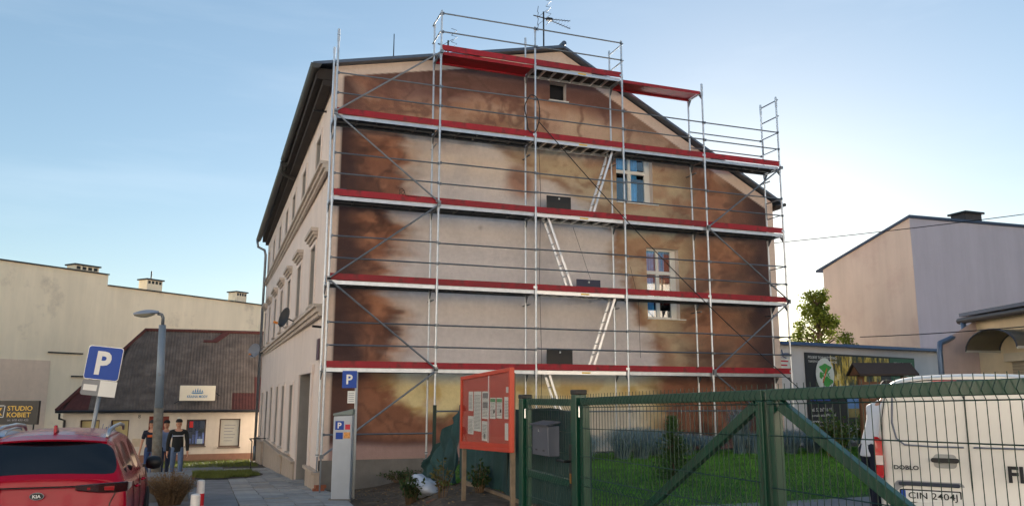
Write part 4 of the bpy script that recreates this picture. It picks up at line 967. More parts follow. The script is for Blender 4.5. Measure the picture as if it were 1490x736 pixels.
# bollards
RW_W = M('bollard_white', (224, 220, 214), .5, var=.1, scale=8, dirt=((150, 140, 130), 9, .6, .8)); RW_R = M('bollard_red', (196, 28, 36), .5, var=.12, scale=8)
for (x, y), lab in (((-2.42, -5.8), 'taller looking red and white bollard, the farther of the pair by the dry bush'), ((-2.46, -7.93), 'red and white bollard standing nearest the camera of the pair')):
    g = gzf(x, y); t = thing('bollard', lab, 'bollard', (x, y, g), group='red and white bollards')
    zt = .20 if y < -6 else .16
    hgt = zt - g; nb = 6
    for k in range(nb):
        z0, z1 = zt - .17 * (k + 1), zt - .17 * k
        z0 = max(z0, g - .05)
        if z1 <= z0: break
        b = MB(); b.lathe([(.055, z0), (.055, z1 - .0005)] + ([(.05, z1 + .012), (.02, z1 + .02)] if k == 0 else []), (x, y, 0), 16); b.build('white_band' if k % 2 == 0 else 'red_band', RW_W if k % 2 == 0 else RW_R, t, smooth=False)
# parking meter and its sign
t = thing('parking_meter', 'grey parking ticket machine standing at the tenement corner', 'parking meter', (.16, -2.12, -.62))
MG = M('meter_grey', (176, 182, 188), .45, .15, var=.08, scale=3, streak=.08)
rm = Vector((.94, -.34, 0)); nm = Vector((-.34, -.94, 0)); cm = Vector((.16, -2.12, 0))
def mp_(a, d, z): return cm + rm * a + nm * d + Vector((0, 0, z))
b = MB(); hw = .185
b.add([mp_(-hw, .15, -.62), mp_(hw, .15, -.62), mp_(hw, -.15, -.62), mp_(-hw, -.15, -.62), mp_(-hw, .15, .98), mp_(hw, .15, 1.0), mp_(hw, -.15, 1.0), mp_(-hw, -.15, .98)], [(3, 2, 1, 0), (4, 5, 6, 7), (0, 1, 5, 4), (1, 2, 6, 5), (2, 3, 7, 6), (3, 0, 4, 7)])
b.build('cabinet', MG, t, bevel=.02)
b = MB(); b.extrude([mp_(-hw - .01, .17, .985), mp_(hw + .01, .17, 1.005), mp_(hw + .01, .17, 1.12), mp_(-hw - .01, .17, 1.03)], -nm * .34); b.build('hood', M('meter_hood', (118, 128, 122), .5), t, bevel=.01)
b = MB(); b.obox(mp_(0, .0, -.63), rm * .22, nm * .18, (0, 0, .03)); b.build('base', CONCRETE, t)
for nmn, a, z, w_, h_, mt in (('blue_sticker', -.06, .80, .085, .085, SIGNBLUE), ('red_sticker', .10, .77, .05, .05, M('red_print', (200, 44, 60), .5)), ('blue_sticker', -.06, .60, .07, .065, SIGNBLUE), ('orange_sticker', .09, .61, .065, .06, M('orange_print', (216, 150, 80), .5, var=.5, scale=30))):
    MB().obox(mp_(a, .1535, z), rm * w_, nm * .002, (0, 0, h_)).build(nmn, mt, t)
text('lettering', 'P', mp_(-.06, .157, .80), rm, (0, 0, 1), .115, SIGNWHITE, t, bold=.03)
for z, hh_, mt in ((.84, .05, WHITE), (.63, .06, DARKMETAL), (.45, .04, WHITE), (.28, .05, SIGNWHITE), (.1, .04, WHITE), (-.05, .06, M('red_print', (200, 44, 60), .5)), (-.22, .05, WHITE)):
    MB().obox(mp_(-.1865, .05, z), rm * .002, nm * .06, (0, 0, hh_)).build('side_label', mt, t)
t = thing('meter_sign', 'small blue P sign on a white pole beside the ticket machine', 'sign', (.385, -2.13, -.62))
MB().tube((.385, -2.13, -.62), (.37, -2.13, 1.86), .03, 10).build('pole', M('white_pole', (190, 190, 186), .5, var=.1), t, smooth=True)
MB().obox(cm + rm * .085 + nm * .06 + Vector((0, 0, 1.70)), rm * .145, nm * .006, (0, 0, .17)).build('blue_panel', SIGNBLUE, t)
text('lettering', 'P', cm + rm * .085 + nm * .067 + Vector((0, 0, 1.70)), rm, (0, 0, 1), .19, SIGNWHITE, t, bold=.025)
r2 = Vector((.55, -.83, 0)); n2 = Vector((-.83, -.55, 0))
MB().obox(cm + rm * .14 + nm * .08 + Vector((0, 0, 1.35)), r2 * .11, n2 * .006, (0, 0, .12)).build('side_plate', SIGNWHITE, t)
b = MB()
for k in range(5): b.obox(cm + rm * .14 + nm * .08 + n2 * .0075 + Vector((0, 0, 1.43 - .04 * k)), r2 * .08, n2 * .001, (0, 0, .006))
b.build('print', M('grey_print', (130, 134, 140), .6), t)

# ------------------------------------------------------------------ fence line along the street: posts, wicket, double gate
FX = .57
def ftop(y): return 1.37 + .022 * (-12.4 - y)
def fence_post(y, zt, label):
    t = thing('gate_post', label, 'post', (FX, y, -.1), group='green gate posts')
    MB().box(FX - .05, FX + .05, y - .05, y + .05, -.3, zt - .03).build('shaft', GREENP, t, bevel=.004)
    MB().box(FX - .055, FX + .055, y - .055, y + .055, zt - .029, zt + .012).build('cap', BLACK, t, bevel=.008)
    MB().box(FX - .028, FX + .035, y - .062, y - .0505, zt - .22, zt - .12).build('hinge_plate', M('chrome', (214, 216, 220), .12, 1.0, var=.05), t, bevel=.006)
fence_post(-11.07, 1.385, 'green gate post beside the red notice board'); fence_post(-12.33, 1.425, 'green gate post between wicket and double gate'); fence_post(-17.42, 1.5, 'green gate post at the near end of the double gate')
def wire_path(y, zb, zt):
    x = FX - .036
    return [(x, y, zb), (x, y, .70), (x - .024, y, .735), (x, y, .77), (x, y, zt - .045 + -.0), (x - .024, y, zt - .005), (x, y, zt + .033 - .0), (x, y, zt + .06)]
def wires(root, y0, y1, zb):
    n = int(round((y0 - y1) / .05)); ref = (y0 + y1) / 2
    for i in range(n + 1):
        y = y0 - (y0 - y1) * i / n; zt = ftop(y) - .03
        b = MB(); x = FX - .037
        b.path([(x, y, zb), (x, y, .665), (x - .024, y, .70), (x, y, .735), (x, y, zt - .05), (x - .024, y, zt - .01), (x, y, zt + .03), (x, y, zt + .058)], .0026, 4, caps=False)
        b.build('wire', GREENW, root, fix=False)
    for dz in (None, .735, .665, .17, .34, .50, .90):
        b = MB(); x = FX - .042
        z0, z1 = (ftop(y0) - .08, ftop(y1) - .08) if dz is None else (dz, dz + .02)
        b.path([(x, y0, z0), (x, y1, z1)], .003, 4, caps=False); b.build('cross_wire', GREENW, root, fix=False)
    b = MB(); x = FX - .042; b.path([(x, y0, ftop(y0) - .25), (x, y1, ftop(y1) - .25)], .003, 4, caps=False); b.build('cross_wire', GREENW, root, fix=False)
def gate_leaf(y0, y1, label, brace):
    t = thing('gate_leaf', label, 'gate', (FX, (y0 + y1) / 2, .02), group='leaves of the green double gate')
    s_ = .03
    for y in (y0 - s_, y1 + s_): MB().box(FX - s_, FX + s_, y - s_, y + s_, .02, ftop(y) - .062).build('stile', GREENP, t, bevel=.004)
    MB().bar((FX, y0, ftop(y0) - .03), (FX, y1, ftop(y1) - .03), .06, .062, side=(1, 0, 0)).build('top_rail', GREENP, t, bevel=.004)
    MB().bar((FX, y0 - .061, .05), (FX, y1 + .061, .07), .06, .06, side=(1, 0, 0)).build('bottom_rail', GREENP, t, bevel=.004)
    MB().bar(brace[0], brace[1], .04, .06, side=(1, 0, 0)).build('brace', GREENP, t, bevel=.003)
    wires(t, y0 - .02, y1 + .02, .03)
gate_leaf(-12.42, -14.82, 'far leaf of the green wire double gate with brace falling to the left', ((FX, -14.74, 1.335), (FX, -12.5, .08)))
gate_leaf(-14.86, -17.32, 'near leaf of the green wire double gate in front of the van', ((FX, -14.95, 1.34), (FX, -17.24, .1)))
t = thing('wicket_gate', 'narrow green wire wicket gate carrying the grey mailbox', 'gate', (FX, -11.7, .02))
for y in (-11.17, -12.23): MB().box(FX - .02, FX + .02, y - .03, y + .03, .02, 1.36).build('stile', GREENP, t, bevel=.004)
for z in (1.33, .655, .06): MB().box(FX - .02, FX + .02, -12.199, -11.201, z - .03, z + .03).build('rail', GREENP, t, bevel=.004)
b = MB(); b.box(FX - .035, FX - .0205, -12.25, -12.2, .62, .98); hp = b.build('lock_plate', BLACK, t)
MB().tube((FX - .035, -12.22, .84), (FX - .09, -12.22, .84), .012, 6).tube((FX - .09, -12.23, .84), (FX - .09, -12.06, .84), .011, 6).build('handle', BLACK, t)
MB().box(FX - .038, FX - .0352, -12.24, -12.21, .66, .74).build('lock_cylinder', M('brass', (180, 130, 60), .35, .8), t)
n = 21
for i in range(n):
    y = -11.19 - 1.02 * i / (n - 1); x = FX - .026; b = MB()
    b.path([(x, y, .03), (x, y, .60), (x - .022, y, .64), (x, y, .68), (x, y, 1.26), (x - .022, y, 1.30), (x, y, 1.34), (x, y, 1.39)], .0026, 4, caps=False); b.build('wire', GREENW, t, fix=False)
for z in (1.26, 1.08, .90, .70, .45, .25):
    b = MB(); b.path([(FX - .03, -11.16, z), (FX - .03, -12.24, z)], .003, 4, caps=False); b.build('cross_wire', GREENW, t, fix=False)
t = thing('mailbox', 'dark grey metal mailbox hung on the green wicket gate', 'mailbox', (.46, -11.8, .86))
MBX = M('mailbox_grey', (78, 84, 96), .45, .2, var=.06)
MB().box(.42, .53, -12.01, -11.64, .865, 1.125).build('box', MBX, t, bevel=.006)
MB().extrude([(.40, -12.025, 1.124), (.535, -12.025, 1.155), (.535, -12.025, 1.165), (.40, -12.025, 1.136)], (0, .40, 0)).build('lid', M('mailbox_lid', (66, 72, 84), .4, .2), t)
for y in (-11.74, -11.91): MB().box(.4185, .4199, y - .02, y + .02, .905, .918).build('viewing_slot', BLACK, t)
MB().tube((.414, -11.8, 1.08), (.4199, -11.8, 1.08), .010, 8).build('lock', ALU, t)

# green shade netting on posts behind the board
t = thing('netting_fence', 'dark green shade netting sagging off thin posts beside the dirt patch', 'fence', (1.72, -7, -.1))
NET = M('green_shade_net', (30, 66, 66), .8, var=.25, scale=3, bump=.5, bscale=60, streak=.3)
b = MB(); nu, nv = 70, 14; vs_ = []
for j in range(nv + 1):
    for i in range(nu + 1):
        u, v = i / nu, j / nv; y = -4.95 - 5.1 * u; z = -.02 + 1.23 * v
        vs_.append((1.72 + .04 * math.sin(y * 4.3 + 2 * v) + .03 * abs(math.sin(y * 6.1 + 1.5 * v)) + .012 * math.sin(y * 19 + 5 * v), y, z - .02 * math.sin(y * 3)))
b.add(vs_, [(j * (nu + 1) + i, j * (nu + 1) + i + 1, (j + 1) * (nu + 1) + i + 1, (j + 1) * (nu + 1) + i) for j in range(nv) for i in range(nu)]); b.build('netting', NET, t, smooth=True, fix=False)
b = MB(); nu, nv = 26, 16; vs_ = []
for j in range(nv + 1):
    for i in range(nu + 1):
        u, v = i / nu, j / nv
        top = Vector((1.72 - .1 * u, -5.0 + 2.35 * u, 1.21 - 1.12 * u)); bot = Vector((1.60, -4.9 + 2.3 * u, -.10 - .12 * u))
        p = bot.lerp(top, v); p.x += .10 * abs(math.sin(u * 8 + v * 3.2)) * (1 - .3 * v) + .05 * math.sin(u * 23 - v * 5) + .03 * math.sin(u * 41 + v * 9); p.y += .06 * math.sin(v * 7 + u * 5); vs_.append(p)
b.add(vs_, [(j * (nu + 1) + i, j * (nu + 1) + i + 1, (j + 1) * (nu + 1) + i + 1, (j + 1) * (nu + 1) + i) for j in range(nv) for i in range(nu)]); b.build('loose_netting', NET, t, smooth=True, fix=False)
for y, zt in ((-5.0, 1.26), (-3.04, 1.2), (-7.3, 1.25), (-9.6, 1.25)):
    MB().box(1.74, 1.80, y - .03, y + .03, -.3, zt).build('post', M('dark_green_post', (14, 40, 30), .6), t)
b = MB(); b.bar((1.74, -5.1, -.08), (1.66, -8.6, -.07), .03, .12); b.build('bottom_plank', WOODPOLE, t)
# notice board
NBX = 1.0
def nbz(y, f): return .70 + .035 * (-7.5 - y) + f * .90                 # f 0..1 over the board height
t = thing('notice_board', 'glazed red-orange notice board on two wooden posts', 'notice board', (NBX, -8.5, -.1))
NBR = M('notice_board_red', (192, 60, 30), .4, var=.08, scale=5)
def nbq(y0, y1, f0, f1, x0, x1):
    b = MB(); P = [(x, y, nbz(y, f)) for x in (x0, x1) for y, f in ((y0, f0), (y1, f0), (y1, f1), (y0, f1))]
    return b.add(P, [(0, 1, 2, 3), (7, 6, 5, 4), (0, 4, 5, 1), (1, 5, 6, 2), (2, 6, 7, 3), (3, 7, 4, 0)])
nbq(-7.52, -9.48, .0, 1.0, NBX + .0, NBX + .03).build('back_panel', M('notice_back_red', (188, 54, 32), .6, var=.05), t)
for y0, y1, f0, f1 in ((-7.5, -9.5, 1.0, 1.055), (-7.5, -9.5, -.05, .0), (-7.47, -7.52, -.05, 1.055), (-9.48, -9.53, -.05, 1.055)):
    nbq(y0, y1, f0, f1, NBX - .03 - (.002 if y0 != -7.5 else 0), NBX + .03).build('frame', NBR, t, bevel=.006)
nbq(-7.53, -9.475, .002, .06, NBX - .032, NBX - .02).build('sash_rail', NBR, t)
nbq(-8.705, -8.715, .06, .995, NBX - .028, NBX - .02).build('sliding_edge', ALU, t)
nbq(-7.53, -9.475, .062, .995, NBX - .019, NBX - .016).build('pane', glass_mat('board_glass', (.95, .96, .96), .04), t)
for y in (-7.39, -9.38):
    MB().box(NBX + .035, NBX + .09, y - .027, y + .027, -.2, (1.45 if y > -8 else 1.66)).build('wooden_post', WOODPOLE, t, bevel=.004)
PAPER = M('paper', (226, 224, 216), .7, var=.04); INK = M('print_ink', (120, 120, 122), .8, var=.3, scale=20); GREENPR = M('print_green', (70, 150, 90), .7)
papers = [(-7.8, -8.0, 1.44, 1.18, 'narrow sheet at top left of the red notice board'), (-8.04, -8.36, 1.44, .92, 'tallest white sheet, second from the left in the notice board'), (-8.4, -8.68, 1.44, 1.09, 'sheet with two dark pictures at the middle of the notice board'),
          (-8.73, -8.94, 1.36, 1.1, 'left of the two green-headed sheets in the notice board'), (-8.98, -9.19, 1.36, 1.11, 'right of the two green-headed sheets in the notice board'), (-9.27, -9.45, 1.37, 1.11, 'text sheet by the right frame of the notice board'),
          (-7.78, -8.03, 1.11, .87, 'lower left corner sheet in the notice board'), (-8.4, -8.62, 1.06, .81, 'bottom middle sheet with a dark round mark in the notice board'), (-9.29, -9.46, 1.06, .86, 'blank sheet at the lower right of the notice board'), (-9.33, -9.46, 1.49, 1.42, 'tiny slip at the top right of the notice board')]
for i, (y0, y1, z0, z1, lab) in enumerate(papers):
    t = thing('notice_sheet', lab, 'notice sheet', (NBX - .006, (y0 + y1) / 2, z1), group='sheets pinned in the notice board')
    x = NBX - .004; sl = lambda y: .0
    MB().box(x - .002, x, y1, y0, z1, z0).build('paper', PAPER, t)
    b = MB(); z = z0 - .05; rows = 0
    if i != 8:
        while z > z1 + .02:
            if not (i == 2 and (z > z0 - .1 or abs(z - (z0 + z1) / 2) < .05)) and not (i in (3, 4) and z > z0 - .06): b.box(x - .0032, x - .0021, y1 + .02 + .03 * random.random(), y0 - .02, z - .003, z + .003)
            z -= .018
    if i == 2: b.box(x - .0034, x - .0021, y1 + .03, y0 - .03, z0 - .09, z0 - .02); b.box(x - .0034, x - .0021, y1 + .03, y0 - .03, (z0 + z1) / 2 - .04, (z0 + z1) / 2 + .04)
    if i == 7: b.lathe([(.035, -.0032), (.035, -.0022)], (x, (y0 + y1) / 2, z1 + .06), 12, axis='X')
    if b.f: b.build('print', INK, t)
    if i in (3, 4): MB().box(x - .0034, x - .0021, y1 + .01, y0 - .01, z0 - .055, z0 - .012).build('green_heading', GREENPR, t)
    if i in (3, 4): MB().box(x - .0036, x - .0033, y1 + .02, y1 + .08, z1 + .07, z1 + .11).build('small_photo', DARKMETAL, t)
# white sack and weeds on the dirt
def blob(name, label, cat, c, r, mt, amp=.25, seed=1, squash=(1, 1, .8)):
    b = MB(); nu, nv = 22, 14; r_ = random.Random(seed); ph = [r_.uniform(0, 6.28) for _ in range(9)]; vs_ = []
    for j in range(nv + 1):
        for i in range(nu):
            a, e = 2 * math.pi * i / nu, -math.pi / 2 + math.pi * j / nv
            d = Vector((math.cos(a) * math.cos(e), math.sin(a) * math.cos(e), math.sin(e)))
            k = 1 + amp * (.5 * math.sin(3 * d.x + ph[0] + 2 * d.z) + .4 * math.sin(5 * d.y + ph[1]) + .3 * math.sin(7 * d.z + 4 * d.x + ph[2]) + .2 * math.sin(13 * d.x + 9 * d.y + ph[3]))
            p = Vector((d.x * squash[0], d.y * squash[1], d.z * squash[2])) * r * k; vs_.append((c[0] + p.x, c[1] + p.y, max(c[2] + p.z, gzf(c[0], c[1]) - .02)))
    b.add(vs_, [(j * nu + i, j * nu + (i + 1) % nu, (j + 1) * nu + (i + 1) % nu, (j + 1) * nu + i) for j in range(nv) for i in range(nu)])
    o = b.build(name, mt, smooth=True, fix=False); o.data.transform(Matrix.Translation((-c[0], -c[1], -gzf(c[0], c[1])))); o.location = (c[0], c[1], gzf(c[0], c[1]))
    return tag(o, label, cat)
blob('white_sack', 'crumpled white plastic sack lying against the loose green netting', 'sack', (1.38, -3.9, gzf(1.38, -3.9) + .17), .30, M('white_sack_plastic', (206, 214, 226), .45, var=.12, scale=7, bump=.6, bscale=12, dirt=((176, 140, 100), 4, .62, .75)), amp=.42, seed=4, squash=(1.0, .8, .62))
WEEDL = leaf_mat('weed_leaf', (62, 84, 48), var=.45)
twig_bush('weed', 'leafy dark weed beside the white sack', (1.08, -4.0, gzf(1.08, -4.0)), .28, .25, .62, 46, WEEDL, 'weed', leaf=.07)
twig_bush('weed', 'dark weed growing behind the left leg of the notice board', (1.55, -6.6, gzf(1.55, -6.6)), .18, .18, .5, 30, WEEDL, 'weed', leaf=.06)
twig_bush('weed', 'spindly reddish weed in front of the green netting', (1.05, -6.3, gzf(1.05, -6.3)), .22, .2, .62, 14, leaf_mat('weed_leaf_yellow', (96, 92, 50), var=.4), 'weed', leaf=.06)
twig_bush('weed', 'low scrub growing along the foot of the gable plinth', (2.0, .4, gzf(2.0, .4)), .7, .2, .35, 60, WEEDL, 'weed', leaf=.05)
b = MB(); b.bar((.9, -5.9, gzf(.9, -5.9) + .02), (1.9, -6.1, gzf(1.9, -6.1) + .03), .16, .03); solo('plank', b, M('reddish_plank', (120, 84, 68), .9, var=.25, scale=6), 'weathered plank lying on the soil before the netting', 'plank')

# ------------------------------------------------------------------ vehicles
def loft(stations, mats_fn, sub=2, cap0=None, cap1=None):
    """stations: (y, [(x,z)...]) half profiles, sill to roof centre; returns a subdivided mesh with material indices."""
    b = MB(); rows = []; nk = len(stations[0][1])
    def add_row(y, prof, yfn=None):
        base = len(b.v)
        full = [(-x, z) for x, z in prof] + [(x, z) for x, z in reversed(prof[:-1])]
        for x, z in full: b.v.append((x, y if yfn is None else yfn(z, x), z))
        return base, len(full)
    if cap0:
        for sx in (.0, .45, .85): rows.append(add_row(0, [(x * sx, z) for x, z in stations[0][1]], cap0))
    for y, p in stations: rows.append(add_row(y, p))
    if cap1:
        for sx in (.85, .45, .0): rows.append(add_row(0, [(x * sx, z) for x, z in stations[-1][1]], cap1))
    n = rows[0][1]; off = 3 if cap0 else 0
    for r_ in range(len(rows) - 1):
        for k in range(n - 1):
            b.f.append((rows[r_][0] + k, rows[r_][0] + k + 1, rows[r_ + 1][0] + k + 1, rows[r_ + 1][0] + k))
            kk = k if k < nk - 1 else n - 2 - k
            b.mi.append(mats_fn(r_ - off, kk))
    return b
def split_by_material(b, sub, mats, names, parent, crease=True):
    me = bpy.data.meshes.new('tmp'); me.from_pydata(b.v, [], b.f); me.polygons.foreach_set('material_index', b.mi)
    for mt in mats: me.materials.append(mt)
    bm = bmesh.new(); bm.from_mesh(me); bmesh.ops.remove_doubles(bm, verts=bm.verts, dist=1e-4); bmesh.ops.recalc_face_normals(bm, faces=bm.faces)
    if crease:
        cl = bm.edges.layers.float.get('crease_edge') or bm.edges.layers.float.new('crease_edge')
        for e in bm.edges:
            if len(e.link_faces) == 2 and e.link_faces[0].material_index != e.link_faces[1].material_index: e[cl] = .55
    bm.to_mesh(me); bm.free()
    o = bpy.data.objects.new('tmp', me); COL.objects.link(o); md = o.modifiers.new('s', 'SUBSURF'); md.levels = sub; md.render_levels = sub
    ev = eval_mesh(o); bpy.data.objects.remove(o)
    outp = []
    for i, nm_ in enumerate(names):
        bm = bmesh.new(); bm.from_mesh(ev); bmesh.ops.delete(bm, geom=[f for f in bm.faces if f.material_index != i], context='FACES')
        if not bm.faces: bm.free(); outp.append(None); continue
        m2 = bpy.data.meshes.new(nm_); bm.to_mesh(m2); bm.free(); m2.materials.clear(); m2.materials.append(mats[i])
        m2.polygons.foreach_set('material_index', [0] * len(m2.polygons)); m2.polygons.foreach_set('use_smooth', [True] * len(m2.polygons))
        o = bpy.data.objects.new(nm_, m2); COL.objects.link(o); o.parent = parent; outp.append(o)
    return outp
def carpaint(name, col, flake=.35, rough=.22):
    return M(name, col, rough, flake, var=.03, scale=2, coat=.12, spec=.22)
CARGLASS = M('tinted_car_glass', (9, 12, 16), .05, var=0, spec=.8)
TYRE = M('tyre_rubber', (24, 24, 25), .85); RIM = M('alloy_rim', (150, 152, 156), .3, .9)
LAMPRED = M('tail_lamp_red', (150, 10, 16), .1, var=.1, coat=1.0); LAMPDARK = M('tail_lamp_dark', (46, 8, 12), .1, coat=1.0)
CHROME = M('chrome_trim', (220, 222, 226), .1, 1.0, var=.0)
SILVERRAIL = M('silver_rail', (176, 180, 186), .3, .8, var=.05)
def wheel(t, x, y, r_=.34):
    sgn = 1 if x > 0 else -1
    w_ = MB().lathe([(r_ * .62, -.1), (r_ * .95, -.11), (r_, -.07), (r_, .07), (r_ * .95, .11), (r_ * .62, .1)], (x - sgn * .1, y, r_), 22, axis='X').build('wheel', TYRE, t, smooth=True, local=True)
    b = MB(); b.lathe([(r_ * .63, -.04), (r_ * .63, .06), (r_ * .55, .075), (r_ * .5, .03)], (x - sgn * .1, y, r_), 20, axis='X')
    for k in range(5):
        a = 2 * math.pi * k / 5; b.bar((x - sgn * .03, y, r_), (x - sgn * .02, y + math.cos(a) * r_ * .58, r_ + math.sin(a) * r_ * .58), .07, .03, side=(0, -math.sin(a), math.cos(a)))
    b.build('rim', RIM, w_, local=True)
def make_suv(name, label, loc, rz, paint, zs=1.0, detail=True):
    t = thing(name, label, 'car', loc, rz)
    P = lambda *q: [(x, z * zs) for x, z in q]
    st = [(.10, P((.80, .30), (.89, .46), (.915, .74), (.885, .96), (.84, 1.03), (.72, 1.09), (.48, 1.105), (.22, 1.115), (0, 1.118))),
          (.17, P((.80, .29), (.90, .46), (.925, .74), (.90, .98), (.86, 1.06), (.79, 1.135), (.55, 1.155), (.25, 1.165), (0, 1.168))),
          (.30, P((.81, .28), (.905, .46), (.927, .74), (.905, 1.0), (.855, 1.10), (.765, 1.30), (.56, 1.33), (.27, 1.345), (0, 1.348))),
          (.45, P((.82, .28), (.91, .46), (.928, .74), (.905, 1.0), (.85, 1.11), (.69, 1.46), (.56, 1.505), (.27, 1.53), (0, 1.535))),
          (.52, P((.82, .28), (.91, .46), (.928, .74), (.905, 1.0), (.85, 1.11), (.675, 1.475), (.58, 1.54), (.28, 1.575), (0, 1.582))),
          (.95, P((.82, .28), (.91, .46), (.928, .74), (.905, 1.0), (.85, 1.08), (.67, 1.49), (.59, 1.575), (.29, 1.61), (0, 1.618))),
          (1.02, P((.82, .28), (.91, .46), (.928, .74), (.905, 1.0), (.85, 1.07), (.67, 1.49), (.59, 1.58), (.29, 1.615), (0, 1.623))),
          (1.85, P((.82, .28), (.91, .46), (.925, .74), (.90, .99), (.85, 1.04), (.67, 1.50), (.59, 1.59), (.29, 1.625), (0, 1.632))),
          (1.95, P((.82, .28), (.91, .46), (.925, .74), (.90, .99), (.85, 1.04), (.67, 1.50), (.59, 1.59), (.29, 1.625), (0, 1.632))),
          (2.55, P((.82, .28), (.91, .46), (.925, .74), (.90, .98), (.85, 1.03), (.68, 1.45), (.59, 1.545), (.29, 1.575), (0, 1.58))),
          (3.05, P((.82, .28), (.91, .46), (.925, .74), (.90, .97), (.85, 1.02), (.76, 1.24), (.62, 1.30), (.30, 1.325), (0, 1.33))),
          (3.40, P((.82, .28), (.91, .46), (.925, .74), (.89, .96), (.84, 1.00), (.78, 1.03), (.60, 1.07), (.30, 1.09), (0, 1.095))),
          (4.00, P((.82, .28), (.90, .46), (.91, .72), (.86, .90), (.80, .94), (.70, .97), (.52, 1.0), (.27, 1.02), (0, 1.025))),
          (4.36, P((.74, .26), (.80, .44), (.82, .66), (.76, .80), (.70, .84), (.60, .87), (.45, .89), (.22, .90), (0, .905)))]
    def mf(r_, k):
        if 1 <= r_ <= 2 and k >= 5: return 1                       # rear window
        if k == 4 and r_ in (4, 6, 8): return 1                       # side windows
        if 9 <= r_ <= 10 and k >= 5: return 1                         # windscreen
        if k == 0: return 2
        return 0
    capr = lambda z, x: (.10 - .06 * min(1, max(0, (1.05 * zs - z) / .25)) - (.07 if z < .55 * zs else 0) + .06 * (abs(x) / .9) ** 3)
    capf = lambda z, x: 4.40 + .08 * (1 - (z - .25) / .7) - .12 * (abs(x) / .8) ** 3
    b = loft(st, mf, cap0=capr, cap1=capf)
    body, gl, tr = split_by_material(b, 2, [paint, CARGLASS, BLACK], ['body', 'glazing', 'sill_trim'], t)
    for x in (-.93, .93):
        for y in (.86, 3.52): wheel(t, x, y)
    for s_ in (-1, 1):
        # wrap-round tail lamp, red outside with dark smoked inner end
        b = MB(); vs_ = []
        for y, x, z0, z1 in ((.045, .40, .985, 1.045), (.055, .62, .955, 1.06), (.085, .80, .945, 1.065), (.15, .915, .955, 1.065), (.34, .945, .985, 1.05)):
            for off in (0., .05): vs_ += [(s_ * (x - off * .6), y + off * .6 - .012, z0 * zs), (s_ * (x - off * .6), y + off * .6 - .012, z1 * zs)]
        fs_ = []
        for i in range(4):
            a = i * 4; c = a + 4; fs_ += [(a, c, c + 1, a + 1), (a + 2, a + 3, c + 3, c + 2), (a + 1, c + 1, c + 3, a + 3), (a, a + 2, c + 2, c)]
        fs_ += [(0, 1, 3, 2), (16, 18, 19, 17)]
        b.add(vs_, fs_); lo = b.build('tail_lamp', LAMPDARK, t, local=True, bevel=.008)
        b = MB(); b.add([(s_ * .50, .036, .99 * zs), (s_ * .78, .062, .975 * zs), (s_ * .78, .062, 1.025 * zs), (s_ * .50, .036, 1.015 * zs), (s_ * .50, .05, .99 * zs), (s_ * .78, .08, .975 * zs), (s_ * .78, .08, 1.025 * zs), (s_ * .50, .05, 1.015 * zs)], [(0, 1, 2, 3), (7, 6, 5, 4), (0, 4, 5, 1), (1, 5, 6, 2), (2, 6, 7, 3), (3, 7, 4, 0)]); b.build('lamp_lens', LAMPRED, lo, local=True)
        # roof rail, mirror, handles
        b = MB(); b.path([(s_ * .60, .62, 1.555 * zs), (s_ * .61, .72, 1.63 * zs), (s_ * .62, 1.1, 1.665 * zs), (s_ * .62, 1.8, 1.675 * zs), (s_ * .615, 2.3, 1.645 * zs), (s_ * .61, 2.42, 1.585 * zs)], [.018, .026, .024, .024, .024, .016], 8); b.build('roof_rail', SILVERRAIL, t, smooth=True, local=True)
        b = MB(); b.lathe([(.03, -.11), (.085, -.09), (.10, 0), (.085, .08), (.03, .11)], (s_ * 1.03, 2.78, 1.08 * zs), 12, axis='X')
        mo = b.build('door_mirror', BLACK, t, smooth=True, local=True); MB().box(min(s_ * .88, s_ * .97), max(s_ * .88, s_ * .97), 2.75, 2.80, 1.02 * zs, 1.06 * zs).build('mirror_arm', BLACK, mo, local=True)
        for y in (1.28, 2.2):
            b = MB(); b.path([(s_ * .925, y - .09, .905 * zs), (s_ * .955, y - .06, .91 * zs), (s_ * .955, y + .06, .91 * zs), (s_ * .925, y + .09, .905 * zs)], .016, 6); b.build('door_handle', paint, t, smooth=True, local=True)
        b = MB()
        for y in (.98, 1.9, 2.95): b.path([(s_ * .929, y + (.18 if y < 1 else 0), .45 * zs), (s_ * .932, y, .74 * zs), (s_ * .908, y, .99 * zs)], .005, 4)
        b.build('door_seam', BLACK, t, local=True)
    b = MB(); b.path([(-.905, .155, .5 * zs), (-.86, .105, .62 * zs)], .005, 4); b.path([(.905, .155, .5 * zs), (.86, .105, .62 * zs)], .005, 4)
    for x in (-.62, .62): b.path([(x * 1.15, .062, .60 * zs), (x * 1.2, .075, .84 * zs), (x * 1.33, .10, 1.02 * zs)], .006, 4)
    b.path([(-.76, .05, .60 * zs), (0, .028, .585 * zs), (.76, .05, .60 * zs)], .006, 4); b.build('tailgate_seam', BLACK, t, local=True)
    b = MB(); b.box(-.42, .42, .028, .06, 1.025 * zs, 1.043 * zs); b.build('lamp_bar', LAMPDARK, t, local=True)
    b = MB(); b.box(-.26, .26, .010, .03, .62 * zs, .74 * zs); b.build('number_plate', WHITE, t, local=True)
    # rear spoiler and antenna fin
    b = MB(); vs_ = []
    for i in range(9):
        x = -.62 + 1.24 * i / 8; k = (x / .62) ** 2
        vs_ += [(x, .37 + .08 * k, (1.545 - .035 * k) * zs), (x, .62, (1.592 - .05 * k) * zs), (x, .62, (1.565 - .05 * k) * zs), (x, .39 + .08 * k, (1.522 - .035 * k) * zs)]
